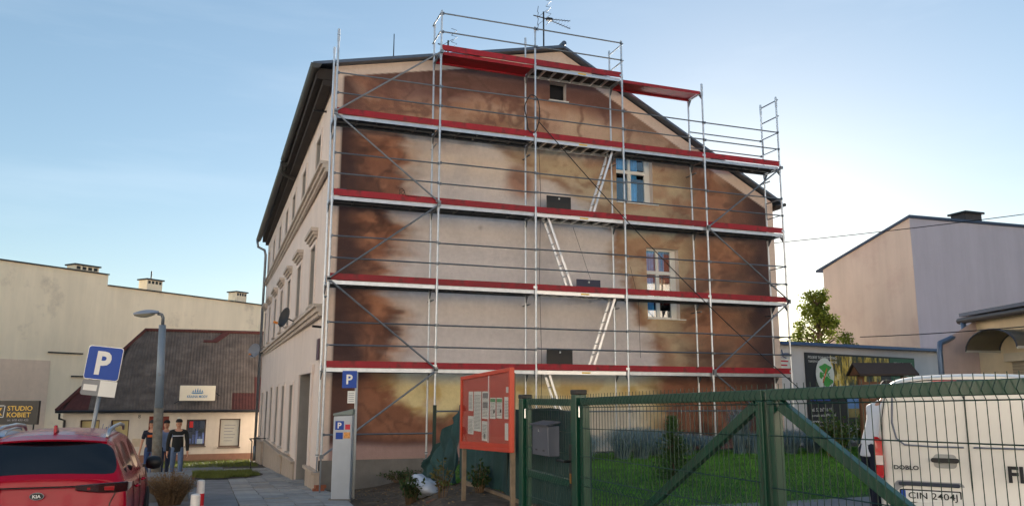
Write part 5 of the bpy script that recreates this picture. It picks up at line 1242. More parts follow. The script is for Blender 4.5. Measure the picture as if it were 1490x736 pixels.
    b.add(vs_, [(i * 4 + j, i * 4 + (j + 1) % 4, (i + 1) * 4 + (j + 1) % 4, (i + 1) * 4 + j) for i in range(8) for j in range(4)] + [(0, 1, 2, 3), (32, 33, 34, 35)]); b.build('spoiler', paint, t, local=True, bevel=.006)
    b = MB(); b.extrude([(-.018, .78, 1.60 * zs), (-.018, 1.0, 1.61 * zs), (-.018, .82, 1.70 * zs), (-.018, .79, 1.69 * zs)], (.036, 0, 0)); b.build('antenna_fin', paint, t, local=True, bevel=.012)
    if detail:
        b = MB(); b.lathe([(.074, .0), (.074, .012)], (0, 0, 0), 24, axis='Y'); 
        b.v = [(x, .022 + y * 1.0, .94 * zs + z * .56) for x, y, z in b.v]; b.build('emblem', CHROME, t, local=True)
        b = MB(); b.lathe([(.066, .0), (.066, .014)], (0, 0, 0), 24, axis='Y'); b.v = [(x, .019 + y, .94 * zs + z * .53) for x, y, z in b.v]; b.build('emblem_field', BLACK, t, local=True)
        mw = ROOTM[t.name]; text('lettering', 'KIA', mw @ Vector((0, .0165, .94 * zs)), mw.to_3x3() @ Vector((1, 0, 0)), (0, 0, 1), .036, WHITE, t, width=.085, bold=.03)
        b = MB(); b.path([(0, .20, 1.135 * zs), (-.30, .27, 1.19 * zs)], .008, 5); b.build('wiper', BLACK, t, local=True)
    return t
RED = carpaint('metallic_red_paint', (158, 4, 38), .0, .25)
make_suv('red_suv', 'red metallic SUV parked at the lower left with its rear to the camera', (-4.13, -8.02, -.68), 0, RED)
make_suv('silver_car', 'pale blue silver car parked beyond the red SUV at the left edge', (-7.05, 1.1, -.80), .03, carpaint('silver_blue_paint', (128, 142, 168), .6, .3), zs=.86, detail=False)

# white van
VR = -R(50); VL = (4.47, -12.86, -.22)
t = thing('white_van', 'silver white delivery van parked behind the near gate leaf', 'van', VL, VR)
VP_ = carpaint('pearl_white_paint', (214, 212, 206), .15, .3)
def vs(y, w_, zt, zb=.28):
    return (y, [(w_ - .05, zb), (w_, zb + .2), (w_ + .005, .75), (w_, 1.05), (w_ - .045, 1.45), (w_ - .10, zt - .13), (w_ - .19, zt - .035), (w_ - .45, zt), (0, zt + .015)])
st = [vs(.07, .88, 1.79), vs(.12, .905, 1.81), vs(.6, .92, 1.83), vs(1.6, .925, 1.84), vs(2.6, .92, 1.82), vs(3.05, .91, 1.74)]
st += [(3.6, [(.86, .28), (.91, .48), (.915, .75), (.90, 1.03), (.85, 1.1), (.78, 1.32), (.66, 1.36), (.4, 1.39), (0, 1.40)]), (3.95, [(.85, .28), (.90, .48), (.905, .75), (.87, .98), (.82, 1.02), (.74, 1.05), (.6, 1.08), (.35, 1.1), (0, 1.11)]), (4.38, [(.76, .28), (.80, .45), (.82, .65), (.77, .78), (.70, .82), (.62, .85), (.5, .87), (.25, .88), (0, .89)])]
b = loft(st, lambda r_, k: 1 if ((r_ == 5 or r_ == 6) and k >= 5) or (r_ in (4,) and k in (3, 4) and False) else (2 if k == 0 else 0), cap0=lambda z, x: .03 + .04 * max(0, (z - .9)) - (.06 if z < .6 else 0) + .03 * (abs(x) / .88) ** 4, cap1=lambda z, x: 4.42 - .1 * (abs(x) / .8) ** 3)
split_by_material(b, 2, [VP_, CARGLASS, BLACK], ['body', 'windscreen', 'bumper_trim'], t)
for x in (-.92, .92):
    for y in (.95, 3.55): wheel(t, x, y, .32)
def vq(name, pts, y, mt, th=.012, parent=None, bev=.004):
    b = MB(); b.extrude([(x, y(x, z), z) for x, z in pts], (0, th, 0)); return b.build(name, mt, parent or t, local=True, bevel=bev)
ry = lambda x, z: .028 + .045 * max(0, z - .9) + .028 * (abs(x) / .88) ** 4 - .012
def roundrect(x0, x1, z0, z1, r_, n=4):
    pts = []
    for cx, cz, a0 in ((x1 - r_, z0 + r_, -90), (x1 - r_, z1 - r_, 0), (x0 + r_, z1 - r_, 90), (x0 + r_, z0 + r_, 180)):
        for k in range(n + 1): a = R(a0 + 90 * k / n); pts.append((cx + r_ * math.cos(a), cz + r_ * math.sin(a)))
    return pts
GROOVE = M('door_groove', (96, 104, 120), .5)
def groove(name, pts, r_=.006, closed=False, mt=None):
    b = MB(); q = [(x, ry(x, z) + .004, z) for x, z in (pts + [pts[0]] if closed else pts)]; b.path(q, r_, 5); b.build(name, mt or GROOVE, t, local=True)
groove('door_seam', [(-.09, .42), (-.09, .8), (-.09, 1.2), (-.09, 1.72)], .007, mt=DARKMETAL)
groove('panel_groove', [(-.72, 1.62), (-.74, 1.35), (-.71, 1.2), (-.64, 1.14), (-.4, 1.13), (-.13, 1.13)], .009)
groove('panel_groove', [(.74, 1.62), (.76, 1.35), (.73, 1.2), (.66, 1.14), (.4, 1.13), (-.05, 1.13)], .009)
groove('door_edge', [(-.83, .42), (-.855, .9), (-.83, 1.4), (-.77, 1.72), (-.4, 1.765), (.4, 1.765), (.77, 1.72), (.83, 1.4), (.855, .9), (.83, .42)], .006, mt=DARKMETAL)
for s_ in (-1, 1):
    b = MB(); vs_ = []
    for z, w_ in ((.80, .02), (.83, .065), (1.0, .07), (1.17, .06), (1.21, .02)):
        vs_ += [(s_ * (.90 - w_), .02 + .02 * (z > 1), z), (s_ * .915, .05 + .02 * (z > 1), z), (s_ * .935, .16, z), (s_ * .90, .17, z)]
    b.add(vs_, [(i * 4 + j, i * 4 + (j + 1) % 4, (i + 1) * 4 + (j + 1) % 4, (i + 1) * 4 + j) for i in range(4) for j in range(4)] + [(0, 1, 2, 3), (16, 17, 18, 19)])
    lo = b.build('tail_lamp', M('van_lamp_red', (190, 14, 22), .1, var=.15, scale=20, coat=1.0), t, local=True, bevel=.006)
    b = MB(); b.obox((s_ * .872, .016, .985), (.035, .006, 0), (0, .012, 0), (0, 0, .045)); b.build('clear_lens', M('clear_lens', (216, 200, 196), .1, coat=1.0), lo, local=True)
vq('brake_lamp', roundrect(-.36, -.14, 1.742, 1.765, .01), lambda x, z: .045, LAMPRED)
vq('handle_recess', roundrect(-.40, -.20, .93, 1.06, .04), lambda x, z: ry(x, z) + .008, M('handle_recess', (150, 152, 150), .4))
vq('door_handle', roundrect(-.42, -.18, .985, 1.025, .018), lambda x, z: ry(x, z) - .03, BLACK, th=.03)
vq('plate_recess', roundrect(-.76, -.15, .55, .80, .05), lambda x, z: ry(x, z) + .006, M('plate_recess', (140, 142, 146), .5))
vq('plate_lamp_strip', roundrect(-.72, -.19, .755, .79, .012), lambda x, z: ry(x, z) - .016, M('plate_strip', (40, 48, 66), .4), th=.02)
pl = vq('number_plate', roundrect(-.715, -.185, .595, .722, .012), lambda x, z: .006, BLACK, th=.012)
vq('plate_face', roundrect(-.702, -.198, .606, .711, .008), lambda x, z: .003, WHITE, th=.003, parent=pl)
vq('plate_blue_band', roundrect(-.702, -.662, .606, .711, .004), lambda x, z: .0015, SIGNBLUE, th=.0015, parent=pl)
mw = ROOTM[t.name]; m3 = mw.to_3x3()
text('plate_lettering', 'CIN 2404J', mw @ Vector((-.43, .0, .658)), m3 @ Vector((1, 0, 0)), (0, 0, 1), .078, BLACK, pl, width=.42, bold=.005)
text('lettering', 'DOBLO', mw @ Vector((-.64, .012, .925)), m3 @ Vector((1, 0, 0)), (0, 0, 1), .042, DARKMETAL, t, width=.22, bold=.03)
text('lettering', 'FIAT', mw @ Vector((.40, .008, .90)), m3 @ Vector((1, 0, 0)), (0, 0, 1), .15, DARKMETAL, t, width=.38, bold=.03)
b = MB(); b.box(-.86, .86, -.06, .08, .26, .50); b.build('rear_bumper', M('bumper_grey', (70, 72, 76), .6), t, local=True, bevel=.03)

# ------------------------------------------------------------------ right side: garage with banner, big grey building, annex
GA = Vector((13.42, 1.3, 0)); gd = Vector((math.sin(R(74)), math.cos(R(74)), 0)); gn = Vector((gd.y, -gd.x, 0))
G = thing('white_outbuilding', 'low white outbuilding with blue roof edge carrying the dark banner', 'building', tuple(GA))
GW = M('white_outbuilding_plaster', (206, 206, 206), .9, var=.06, scale=1.2, bump=.2, streak=.1)
b = MB(); b.extrude([GA + Vector((0, 0, -.3)), GA + gd * 14 + Vector((0, 0, -.3)), GA + gd * 14 + Vector((0, 0, 3.05)), GA + Vector((0, 0, 2.9))], -gn * 4); b.build('wall', GW, G)
b = MB(); b.bar(GA - gd * .1 - gn * 1.9 + Vector((0, 0, 2.95)), GA + gd * 14.1 - gn * 1.9 + Vector((0, 0, 3.10)), 4.3, .09, side=gn); b.build('roof_edge', M('blue_sheet_metal', (52, 84, 128), .4, .4), G)
b = MB(); b.obox(GA + gd * .35 + gn * .06 + Vector((0, 0, 2.62)), gd * .12, gn * .05, (0, 0, .04)); b.path([GA + gd * .1 + gn * .1 + Vector((0, 0, 2.75)), GA + gd * .15 + gn * .1 + Vector((0, 0, 2.55)), GA + gd * .3 + gn * .1 + Vector((0, 0, 2.5))], .015, 5); b.build('wall_lamp', M('blue_lamp', (60, 84, 130), .5), G)
t = thing('warning_sign', 'small white warning notice on the white outbuilding behind the scaffold', 'sign', tuple(GA + gd * .1))
c = GA + gd * .18 + gn * .03 + Vector((0, 0, 2.30)); MB().obox(c, gd * .36, gn * .01, (0, 0, .2)).build('panel', SIGNWHITE, t)
b = MB()
for k, w_ in enumerate((.3, .24, .28)): b.obox(c + gn * .012 + Vector((0, 0, .12 - .12 * k)), gd * w_, gn * .001, (0, 0, .022))
b.build('print', M('red_print', (200, 44, 60), .5), t)
# banner
def GP(s, z, d=.02): return GA + gd * s + gn * d + Vector((0, 0, z))
t = thing('wall_banner', 'wide dark advertising banner with green round logo on the white outbuilding', 'banner', tuple(GP(4, 1.5)))
def bq(name, s0, s1, z0, z1, mt, d=.03):
    b = MB(); b.add([GP(s0, z0, d), GP(s1, z0, d), GP(s1, z1, d), GP(s0, z1, d), GP(s0, z0, d - .012), GP(s1, z0, d - .012), GP(s1, z1, d - .012), GP(s0, z1, d - .012)], [(0, 1, 2, 3), (7, 6, 5, 4), (0, 4, 5, 1), (1, 5, 6, 2), (2, 6, 7, 3), (3, 7, 4, 0)]); return b.build(name, mt, t)
bq('backing', 1.34, 7.9, .5, 2.72, M('banner_black', (22, 26, 34), .5, var=.6, scale=1.5))
# photographic panel: trees in autumn light
def forest():
    mt = M('banner_forest_print', (60, 66, 40), .5, var=.9, scale=2.6)
    n_ = mt.node_tree.nodes; l_ = mt.node_tree.links; tcn = n_.new('ShaderNodeTexCoord'); mpn = n_.new('ShaderNodeMapping'); mpn.inputs['Scale'].default_value = (3.2, 3.2, .9)
    nz = n_.new('ShaderNodeTexNoise'); nz.inputs['Scale'].default_value = 1.6; nz.inputs['Detail'].default_value = 6; nz.inputs['Roughness'].default_value = .7
    rp = n_.new('ShaderNodeValToRGB'); e = rp.color_ramp.elements; e[0].position = .36; e[0].color = (*lin((18, 22, 16)), 1); e[1].position = .66; e[1].color = (*lin((236, 232, 206)), 1)
    for p_, c_ in ((.44, (58, 66, 30)), (.50, (150, 124, 30)), (.57, (222, 190, 60))): q = rp.color_ramp.elements.new(p_); q.color = (*lin(c_), 1)
    l_.new(tcn.outputs['Object'], mpn.inputs['Vector']); l_.new(mpn.outputs['Vector'], nz.inputs['Vector']); l_.new(nz.outputs['Fac'], rp.inputs['Fac']); l_.new(rp.outputs['Color'], n_['Principled BSDF'].inputs['Base Color'])
    return mt
bq('forest_picture', 2.7, 5.6, 1.55, 2.66, forest(), .034); bq('forest_picture', 5.61, 6.2, 2.1, 2.66, forest(), .033)
bq('sky_picture', 3.5, 4.7, .75, 1.5, M('banner_blue_sky', (96, 140, 196), .5, var=.2, scale=1), .034)
bq('field_picture', 3.52, 5.1, .72, 1.0, M('banner_field', (150, 136, 76), .5, var=.4, scale=3), .038)
bq('blue_flowers', 1.5, 2.6, 1.25, 1.5, M('banner_flowers', (36, 72, 150), .5, var=.9, scale=8), .034)
bq('green_panel', 6.25, 7.88, 1.7, 2.68, M('banner_green', (20, 92, 60), .5, var=.06), .036)
b = MB(); c = GP(2.35, 2.05, .04)
for rr, dd, nm_, mt in ((.52, .0, 'logo_ring', M('logo_white', (220, 226, 216), .5)),):
    b = MB(); b.extrude([c + gd * (rr * .95 * math.cos(a)) + Vector((0, 0, rr * math.sin(a))) for a in np.linspace(0, 2 * math.pi, 28, endpoint=False)], gn * .006); b.build(nm_, mt, t)
GL = M('logo_green', (60, 160, 60), .5); OR = M('logo_orange', (214, 110, 50), .5)
for k, (cx, cz, rx_, rz_) in enumerate(((.02, .2, .30, .13), (.10, -.22, .26, .15), (-.22, -.02, .1, .1))):
    b = MB(); b.extrude([c + gn * .007 + gd * (cx + rx_ * math.cos(a) * (1 + .25 * math.sin(3 * a + k))) + Vector((0, 0, cz + rz_ * math.sin(a) * (1 + .2 * math.cos(4 * a)))) for a in np.linspace(0, 2 * math.pi, 18, endpoint=False)], gn * .004); b.build('logo_map', GL, t)
b = MB(); b.bar(c + gn * .012 + gd * -.15 + Vector((0, 0, -.25)), c + gn * .012 + gd * .1 + Vector((0, 0, .2)), .005, .05, side=gn); b.build('logo_stroke', OR, t)
text('logo_lettering', 'PTTK', c + gn * .008 + Vector((0, 0, -.01)), gd, (0, 0, 1), .15, GL, t, width=.55, bold=.03)
BW = M('banner_white_print', (226, 226, 220), .5)
for s_, z, tx, hh_, wd in ((1.5, 2.58, 'POLSKIE TOWARZYSTWO', .085, 1.55), (1.5, 2.44, 'TURYSTYCZNO-KRAJOZNAWCZE', .085, 1.55), (1.5, .98, 'tel. 52 357 16 15', .11, 1.1), (1.5, .80, 'e-mail: pttk@ino.pl', .11, 1.3), (1.5, .62, 'www.ino.pttk.pl', .11, 1.3)):
    text('lettering', tx, GP(s_, z, .037), gd, (0, 0, 1), hh_, BW, t, width=wd, align='LEFT', bold=.01)
for z, tx, wd in ((2.5, 'POLSKI ZWIAZEK', 1.2), (2.12, 'TURYSTYKA', .9), (1.95, 'I REKREACJA', .9)): text('lettering', tx, GP(6.5, z, .042), gd, (0, 0, 1), .09, BW, t, width=wd, align='LEFT')
# wooden notice cabinet with shingle roof
t = thing('wooden_info_cabinet', 'brown wooden notice cabinet with a dark pitched roof behind the van', 'cabinet', (9.25, -6.9, -.06))
WB = M('dark_stained_boards', (98, 66, 44), .75, var=.3, scale=6, rnd=.15, streak=.2)
cr_ = Vector((.94, -.345, 0)); cn_ = Vector((-.345, -.94, 0)); cc_ = Vector((9.25, -6.91, 0))
def CP(a, d, z): return cc_ + cr_ * a + cn_ * d + Vector((0, 0, z))
for a in (-.40, .40): MB().bar(CP(a, 0, -.1), CP(a, 0, 1.75), .09, .09, side=cr_).build('post', WB, t)
for k in range(7): MB().obox(CP(-.30 + k * .1, .02, 1.12), cr_ * .048, cn_ * .012, (0, 0, .38)).build('board', WB, t)
MB().obox(CP(0, .04, 1.60), cr_ * .36, cn_ * .012, (0, 0, .05)).build('board', WB, t)
RD = M('dark_roof_felt', (52, 44, 42), .9, var=.2)
for s_ in (1, -1): b = MB(); b.extrude([CP(-.54, 0, 1.97), CP(.54, 0, 1.97), CP(.54, s_ * .30, 1.76), CP(-.54, s_ * .30, 1.76)], (0, 0, .03)); b.build('roof_slope', RD, t)
for a in (-.5, .47): MB().extrude([CP(a, .25, 1.77), CP(a, -.25, 1.77), CP(a, 0, 1.95)], cr_ * .03).build('roof_gable', WB, t)

# big grey building behind
BG = thing('grey_block', 'plain grey lilac building with a sloping roof edge behind the outbuilding', 'building', (27, 7.3, 0))
LIL = M('lilac_grey_render', (188, 182, 192), .9, var=.05, scale=.6, bump=.15, streak=.12); PNK = M('pinkish_render_side', (206, 188, 174), .9, var=.05, scale=.6, bump=.15, streak=.12, dirt=((186, 160, 150), .5, .5, .8))
x0, y0, x1, y1 = 25.5, 7.3, 46., 12.75
zn, zf = 8.97, 7.5; zr = 8.35
b = MB(); b.add([(x0, y0, -1), (x0, y1, -1), (x0, y1, zf), (x0, y0 + .35, zn), (x0, y0, zn)], [(0, 1, 2, 3, 4)]); b.build('side_wall', PNK, BG, fix=False)
b = MB(); b.add([(x0, y0, -1), (x1, y0, -1), (x1, y0, zn + .25), (x0, y0, zn)], [(0, 1, 2, 3)]); b.build('front_wall', LIL, BG, fix=False)
b = MB(); b.add([(x0, y1, -1), (x1, y1, -1), (x1, y1, zf), (x0, y1, zf)], [(0, 1, 2, 3)]); b.build('rear_wall', LIL, BG, fix=False)
b = MB(); b.add([(x0 - .1, y0 - .1, zn + .03), (x1, y0 - .1, zn + .28), (x1, y1 + .4, zf + .03), (x0 - .1, y1 + .4, zf - .08), (x0 - .1, y0 - .1, zn + .13), (x1, y0 - .1, zn + .38), (x1, y1 + .4, zf + .13), (x0 - .1, y1 + .4, zf + .02)], [(3, 2, 1, 0), (4, 5, 6, 7), (0, 1, 5, 4), (1, 2, 6, 5), (2, 3, 7, 6), (3, 0, 4, 7)]); b.build('roof', M('blue_grey_roof_edge', (64, 78, 100), .5, .3), BG)
MB().box(29.9, 30.9, 8.2, 9.0, 8.6, 9.75).build('chimney', M('dark_chimney', (74, 70, 70), .9, var=.2), BG); MB().box(29.8, 31.0, 8.1, 9.1, 9.752, 9.85).build('chimney_cap', DARKMETAL, BG)
b = MB(); b.path([(35.5, 8.5, 9.0), (35.5, 8.5, 10.6)], .04, 6); b.path([(35.2, 8.5, 10.3), (35.9, 8.5, 10.3)], .03, 5); b.build('roof_mast', DARKMETAL, BG)

# annex with canopy and shutter
AN = thing('cream_annex', 'cream annex with gutter and shuttered doorway at the right edge', 'building', (17.5, -2.5, 0))
AP, AQ = Vector((16.75, -1.5, 0)), Vector((18.17, -1.55, 0)); ad_ = Vector((-.30, -.954, 0)); AR = AQ + ad_ * 9
ANP = M('annex_pink_plaster', (196, 176, 172), .9, var=.06, bump=.2, streak=.15); ANC = M('annex_cream_plaster', (216, 200, 168), .9, var=.06, bump=.2, streak=.1)
b = MB(); b.extrude([AP + Vector((0, 0, -.3)), AQ + Vector((0, 0, -.3)), AQ + Vector((0, 0, 3.55)), AP + Vector((0, 0, 2.85))], (2.4, 2.1, 0)); b.build('end_wall', ANP, AN)
an_n = Vector((ad_.y, -ad_.x, 0))
if an_n.x > 0: an_n = -an_n
b = MB(); b.extrude([AQ + Vector((0, 0, -.3)), AR + Vector((0, 0, -.3)), AR + Vector((0, 0, 3.55)), AQ + Vector((0, 0, 3.55))], -an_n * 5); b.build('yard_wall', ANC, AN)
b = MB(); b.path([AQ + an_n * .25 - ad_ * .4 + Vector((0, 0, 3.55)), AR + an_n * .25 + Vector((0, 0, 3.62))], .09, 8); b.build('gutter', M('annex_gutter', (70, 66, 66), .5, .4), AN, smooth=True)
b = MB(); b.bar(AQ - an_n * 2.2 - ad_ * .3 + Vector((0, 0, 3.72)), AR - an_n * 2.2 + Vector((0, 0, 3.8)), 5.0, .1, side=an_n); b.build('roof', M('annex_roof', (60, 76, 100), .5, .3), AN)
b = MB(); g0 = AQ + an_n * .25 - ad_ * .2; b.path([g0 + Vector((0, 0, 3.5)), g0 + Vector((0, 0, 3.3)), g0 + Vector((-.15, -.05, 3.18)), AP + Vector((-.1, -.12, 2.85)), AP + Vector((-.14, -.12, 2.6)), AP + Vector((-.14, -.12, 0))], .075, 8); b.build('downpipe', M('blue_grey_pipe', (92, 112, 138), .4, .4), AN, smooth=True)
def ANPt(s, z, d=0.): return AQ + ad_ * s + an_n * d + Vector((0, 0, z))
# shutter in a framed doorway
b = MB(); b.obox(ANPt(2.0, 1.2, .02), ad_ * .62, an_n * .02, (0, 0, 1.25)); b.build('doorway_panel', ANC, AN)
MB().obox(ANPt(2.0, 2.42, .10), ad_ * .66, an_n * .09, (0, 0, .11)).build('shutter_box', M('shutter_box', (196, 188, 168), .6), AN)
for k in range(14): MB().obox(ANPt(2.0, 2.26 - k * .085, .055), ad_ * .52, an_n * .012, (0, 0, .038)).build('shutter_slat', M('shutter_slat', (150, 142, 124), .6, rnd=.06), AN)
b = MB(); vs_ = []; n = 14
for d in (0., .95):
    for i in range(n + 1):
        a = math.pi * i / n; vs_.append(ANPt(2.0 - 1.05 * math.cos(a), 2.60 + .52 * math.sin(a), d + .02))
b.add(vs_, [(i, i + 1, n + 2 + i, n + 1 + i) for i in range(n)]); b.build('canopy_sheet', M('smoked_canopy', (96, 90, 78), .3, var=.1), AN, smooth=True, fix=False)
for d in (.02, .97):
    b = MB(); b.path([ANPt(2.0 - 1.05 * math.cos(math.pi * i / n), 2.60 + .52 * math.sin(math.pi * i / n), d) for i in range(n + 1)], .022, 6); b.build('canopy_rib', M('canopy_rib', (70, 74, 84), .5, .4), AN)
for s_ in (.95, 3.05): b = MB(); b.bar(ANPt(s_, 2.60, 0), ANPt(s_, 2.60, .97), .05, .06); b.build('canopy_bar', ALU, AN)

# overhead cables
def sag(p, q, s_, r_=.012):
    p, q = Vector(p), Vector(q); b = MB(); b.path([p.lerp(q, i / 16) - Vector((0, 0, 4 * s_ * (i / 16) * (1 - i / 16))) for i in range(17)], r_, 4); return b
solo('overhead_cable', sag((13.3, 1.6, 6.0), (26, -5.2, 7.6), .12, .012), BLACK, 'upper thin overhead cable from the tenement across the right sky', 'cable')
solo('overhead_cable', sag((14.9, -.5, 3.05), (15.2, -6.9, 3.0), .05, .012), BLACK, 'lower thin cable hanging in front of the cream annex', 'cable')

# ------------------------------------------------------------------ vegetation on the right
def leafy_tree(name, label, base, h, crown, n, mt, trunk_r=.12, leaf=.12, seed=1, trunk_top=.6):
    r_ = random.Random(seed); t = thing(name, label, 'tree', base); bx_, by_, bz_ = base
    b = MB(); b.path([(bx_, by_, bz_ - .1), (bx_ + .05, by_, bz_ + h * .35), (bx_ - .03, by_ + .05, bz_ + h * trunk_top), (bx_, by_, bz_ + h * .92)], [trunk_r, trunk_r * .8, trunk_r * .5, trunk_r * .1], 8)
    cl = []
    for cx, cy, cz, rr in crown:
        c = Vector((bx_ + cx, by_ + cy, bz_ + cz)); cl.append((c, rr)); b.path([(bx_, by_, bz_ + max(.3, cz - rr * 1.6)), (Vector((bx_, by_, bz_ + cz - rr * .6)) + c) / 2, c], [trunk_r * .4, trunk_r * .25, trunk_r * .1], 5)
    b.build('trunk', M('bark', (84, 70, 56), .95, var=.3, bump=.4), t, fix=False)
    V = []; F = []
    for c, rr in cl:
        m_ = int(n * rr * rr)
        for _ in range(m_):
            d = Vector((r_.gauss(0, 1), r_.gauss(0, 1), r_.gauss(0, 1))).normalized() * rr * (r_.random() ** .45) * r_.uniform(.75, 1.12)
            p = c + d; a = Vector((r_.gauss(0, 1), r_.gauss(0, 1), r_.gauss(-.3, .7))).normalized() * leaf * r_.uniform(.6, 1.3); e = a.cross(Vector((r_.gauss(0, 1), r_.gauss(0, 1), r_.gauss(0, 1)))).normalized() * leaf * .38
            k = len(V); V += [p, p + a * .5 + e, p + a, p + a * .5 - e]; F.append((k, k + 1, k + 2, k + 3))
    mb = MB(); mb.v = [tuple(v) for v in V]; mb.f = F; mb.mi = [0] * len(F); mb.build('crown', mt, t, fix=False)
    return t
TREEL = leaf_mat('sunlit_tree_leaf', (96, 108, 36), var=.5)
rr = random.Random(5); crown = []
for k in range(95):
    z = 2.0 + 3.7 * rr.random() ** .9; a = rr.uniform(0, 6.28); w_ = 1.55 * (1 - ((z - 2.0) / 4.0) ** 1.6) + .12; w_ *= math.sqrt(rr.random()); crown.append((w_ * math.cos(a), w_ * math.sin(a), z, rr.uniform(.16, .40)))
leafy_tree('birch_tree', 'yellowish green tree rising behind the white outbuilding', (21.7, 8.95, 0), 5.9, crown, 900, TREEL, .11, .12, 3)
# ornamental blue grass tufts along the gable
BLUEG = leaf_mat('blue_oat_grass', (132, 156, 164), var=.35)
def tuft(x, y, h, n, label, mt=BLUEG, sp=.55, group='blue grass tufts along the gable'):
    t = thing('grass_tuft', label, 'grass tuft', (x, y, gzf(x, y)), group=group); V = []; F = []
    for k in range(n):
        a = random.uniform(0, 6.28); l_ = h * random.uniform(.6, 1.15); sp_ = sp * random.uniform(.3, 1.2)
        p0 = Vector((x + random.gauss(0, .06), y + random.gauss(0, .06), gzf(x, y))); d = Vector((math.cos(a), math.sin(a), 0)); s_ = Vector((-d.y, d.x, 0)) * .006
        p1 = p0 + d * sp_ * l_ * .35 + Vector((0, 0, l_ * .62)); p2 = p0 + d * sp_ * l_ * 1.0 + Vector((0, 0, l_ * max(.18 + .2 * random.random(), .95 - .55 * sp_)))
        k0 = len(V); V += [p0 - s_, p0 + s_, p1 + s_ * .8, p1 - s_ * .8, p2]; F += [(k0, k0 + 1, k0 + 2, k0 + 3), (k0 + 3, k0 + 2, k0 + 4)]
    mb = MB(); mb.v = [tuple(v) for v in V]; mb.f = F; mb.mi = [0] * len(F); mb.build('leaf_blade', mt, t, fix=False)['kind'] = 'stuff'
names_ = ['by the wicket post, leftmost of the gable row', 'second from the wicket post', 'third from the wicket post', 'below the pale mural patch', 'left of the third scaffold post foot', 'beside the third scaffold post foot', 'behind the small conifer', 'tall tuft above the small conifer', 'right of the small conifer', 'left of the fourth scaffold post foot', 'beside the fourth scaffold post foot', 'under the dark right end of the mural', 'by the gate middle stiles', 'at the right corner of the gable', 'before the white outbuilding', 'under the banner edge']
for k in range(16):
    x = 5.1 + k * .72 + random.uniform(-.2, .2); y = -.75 - .36 * math.sin(k * .8) + random.uniform(-.25, .25) - .4
    tuft(x, y, random.uniform(.5, 1.05) if k != 7 else 1.35, 560, 'blue grey ornamental grass tuft ' + names_[k], sp=random.uniform(1.0, 1.35) if k != 7 else .5)
# conifer on the lawn
def conifer(x, y, h, label):
    t = thing('dwarf_conifer', label, 'conifer', (x, y, gzf(x, y))); z0 = gzf(x, y); MB().tube((x, y, z0), (x, y, z0 + h), .025, 6, .006).build('trunk', M('bark', (84, 70, 56)), t)
    V = []; F = []
    for k in range(330):
        f = random.random() ** 1.2; z = z0 + .05 + f * (h - .1); ln = (.42 * (1 - f) ** .8 + .04) * random.uniform(.6, 1.15); a = random.uniform(0, 6.28); d = Vector((math.cos(a), math.sin(a), random.uniform(-.05, .5))).normalized()
        for q in range(14):
            p = Vector((x, y, z)) + d * ln * (q + 1) / 14; s_ = Vector((random.gauss(0, 1), random.gauss(0, 1), random.gauss(.3, 1))).normalized() * .045; e = s_.cross(d).normalized() * .008
            k0 = len(V); V += [p - e, p + e, p + s_ + d * .03]; F.append((k0, k0 + 1, k0 + 2))
    mb = MB(); mb.v = [tuple(v) for v in V]; mb.f = F; mb.mi = [0] * len(F); mb.build('needles', leaf_mat('conifer_needle', (66, 92, 46), var=.5), t, fix=False)
conifer(4.95, -6.6, 1.15, 'small dark conifer growing in the lawn behind the far gate leaf')
SHRUBL = leaf_mat('shrub_leaf', (70, 96, 46), var=.5)
twig_bush('shrub', 'leafy green shrub left below the banner', (11.9, -2.6, -.06), .5, .45, 1.15, 90, SHRUBL, 'shrub', leaf=.1)
twig_bush('shrub', 'leafy green shrub right below the banner beside the van', (12.7, -2.9, -.06), .5, .4, 1.25, 90, SHRUBL, 'shrub', leaf=.1)

# ------------------------------------------------------------------ people
SKIN = M('skin', (196, 146, 118), .55, var=.08)
def skin_part(name, verts, edges, mt, parent, sub=2):
    me = bpy.data.meshes.new(name); me.from_pydata([v[:3] for v in verts], edges, [])
    o = bpy.data.objects.new('tmp_skin', me); COL.objects.link(o)
    bm = bmesh.new(); bm.from_mesh(me); lay = bm.verts.layers.skin.verify(); bm.verts.ensure_lookup_table()
    for i, v in enumerate(verts):
        r_ = v[3]; bm.verts[i][lay].radius = r_ if isinstance(r_, tuple) else (r_, r_); bm.verts[i][lay].use_root = (i == 0)
    bm.to_mesh(me); bm.free()
    s_ = o.modifiers.new('skin', 'SKIN'); s_.use_smooth_shade = True; m2 = o.modifiers.new('sub', 'SUBSURF'); m2.levels = sub; m2.render_levels = sub
    ev = eval_mesh(o); bpy.data.objects.remove(o); ev.materials.clear(); ev.materials.append(mt)
    ev.polygons.foreach_set('use_smooth', [True] * len(ev.polygons))
    r_ = bpy.data.objects.new(name, ev); COL.objects.link(r_); r_.parent = parent; return r_
def chain(verts, edges, start, pts):
    p = start
    for v in pts: verts.append(v); edges.append((p, len(verts) - 1)); p = len(verts) - 1
    return p
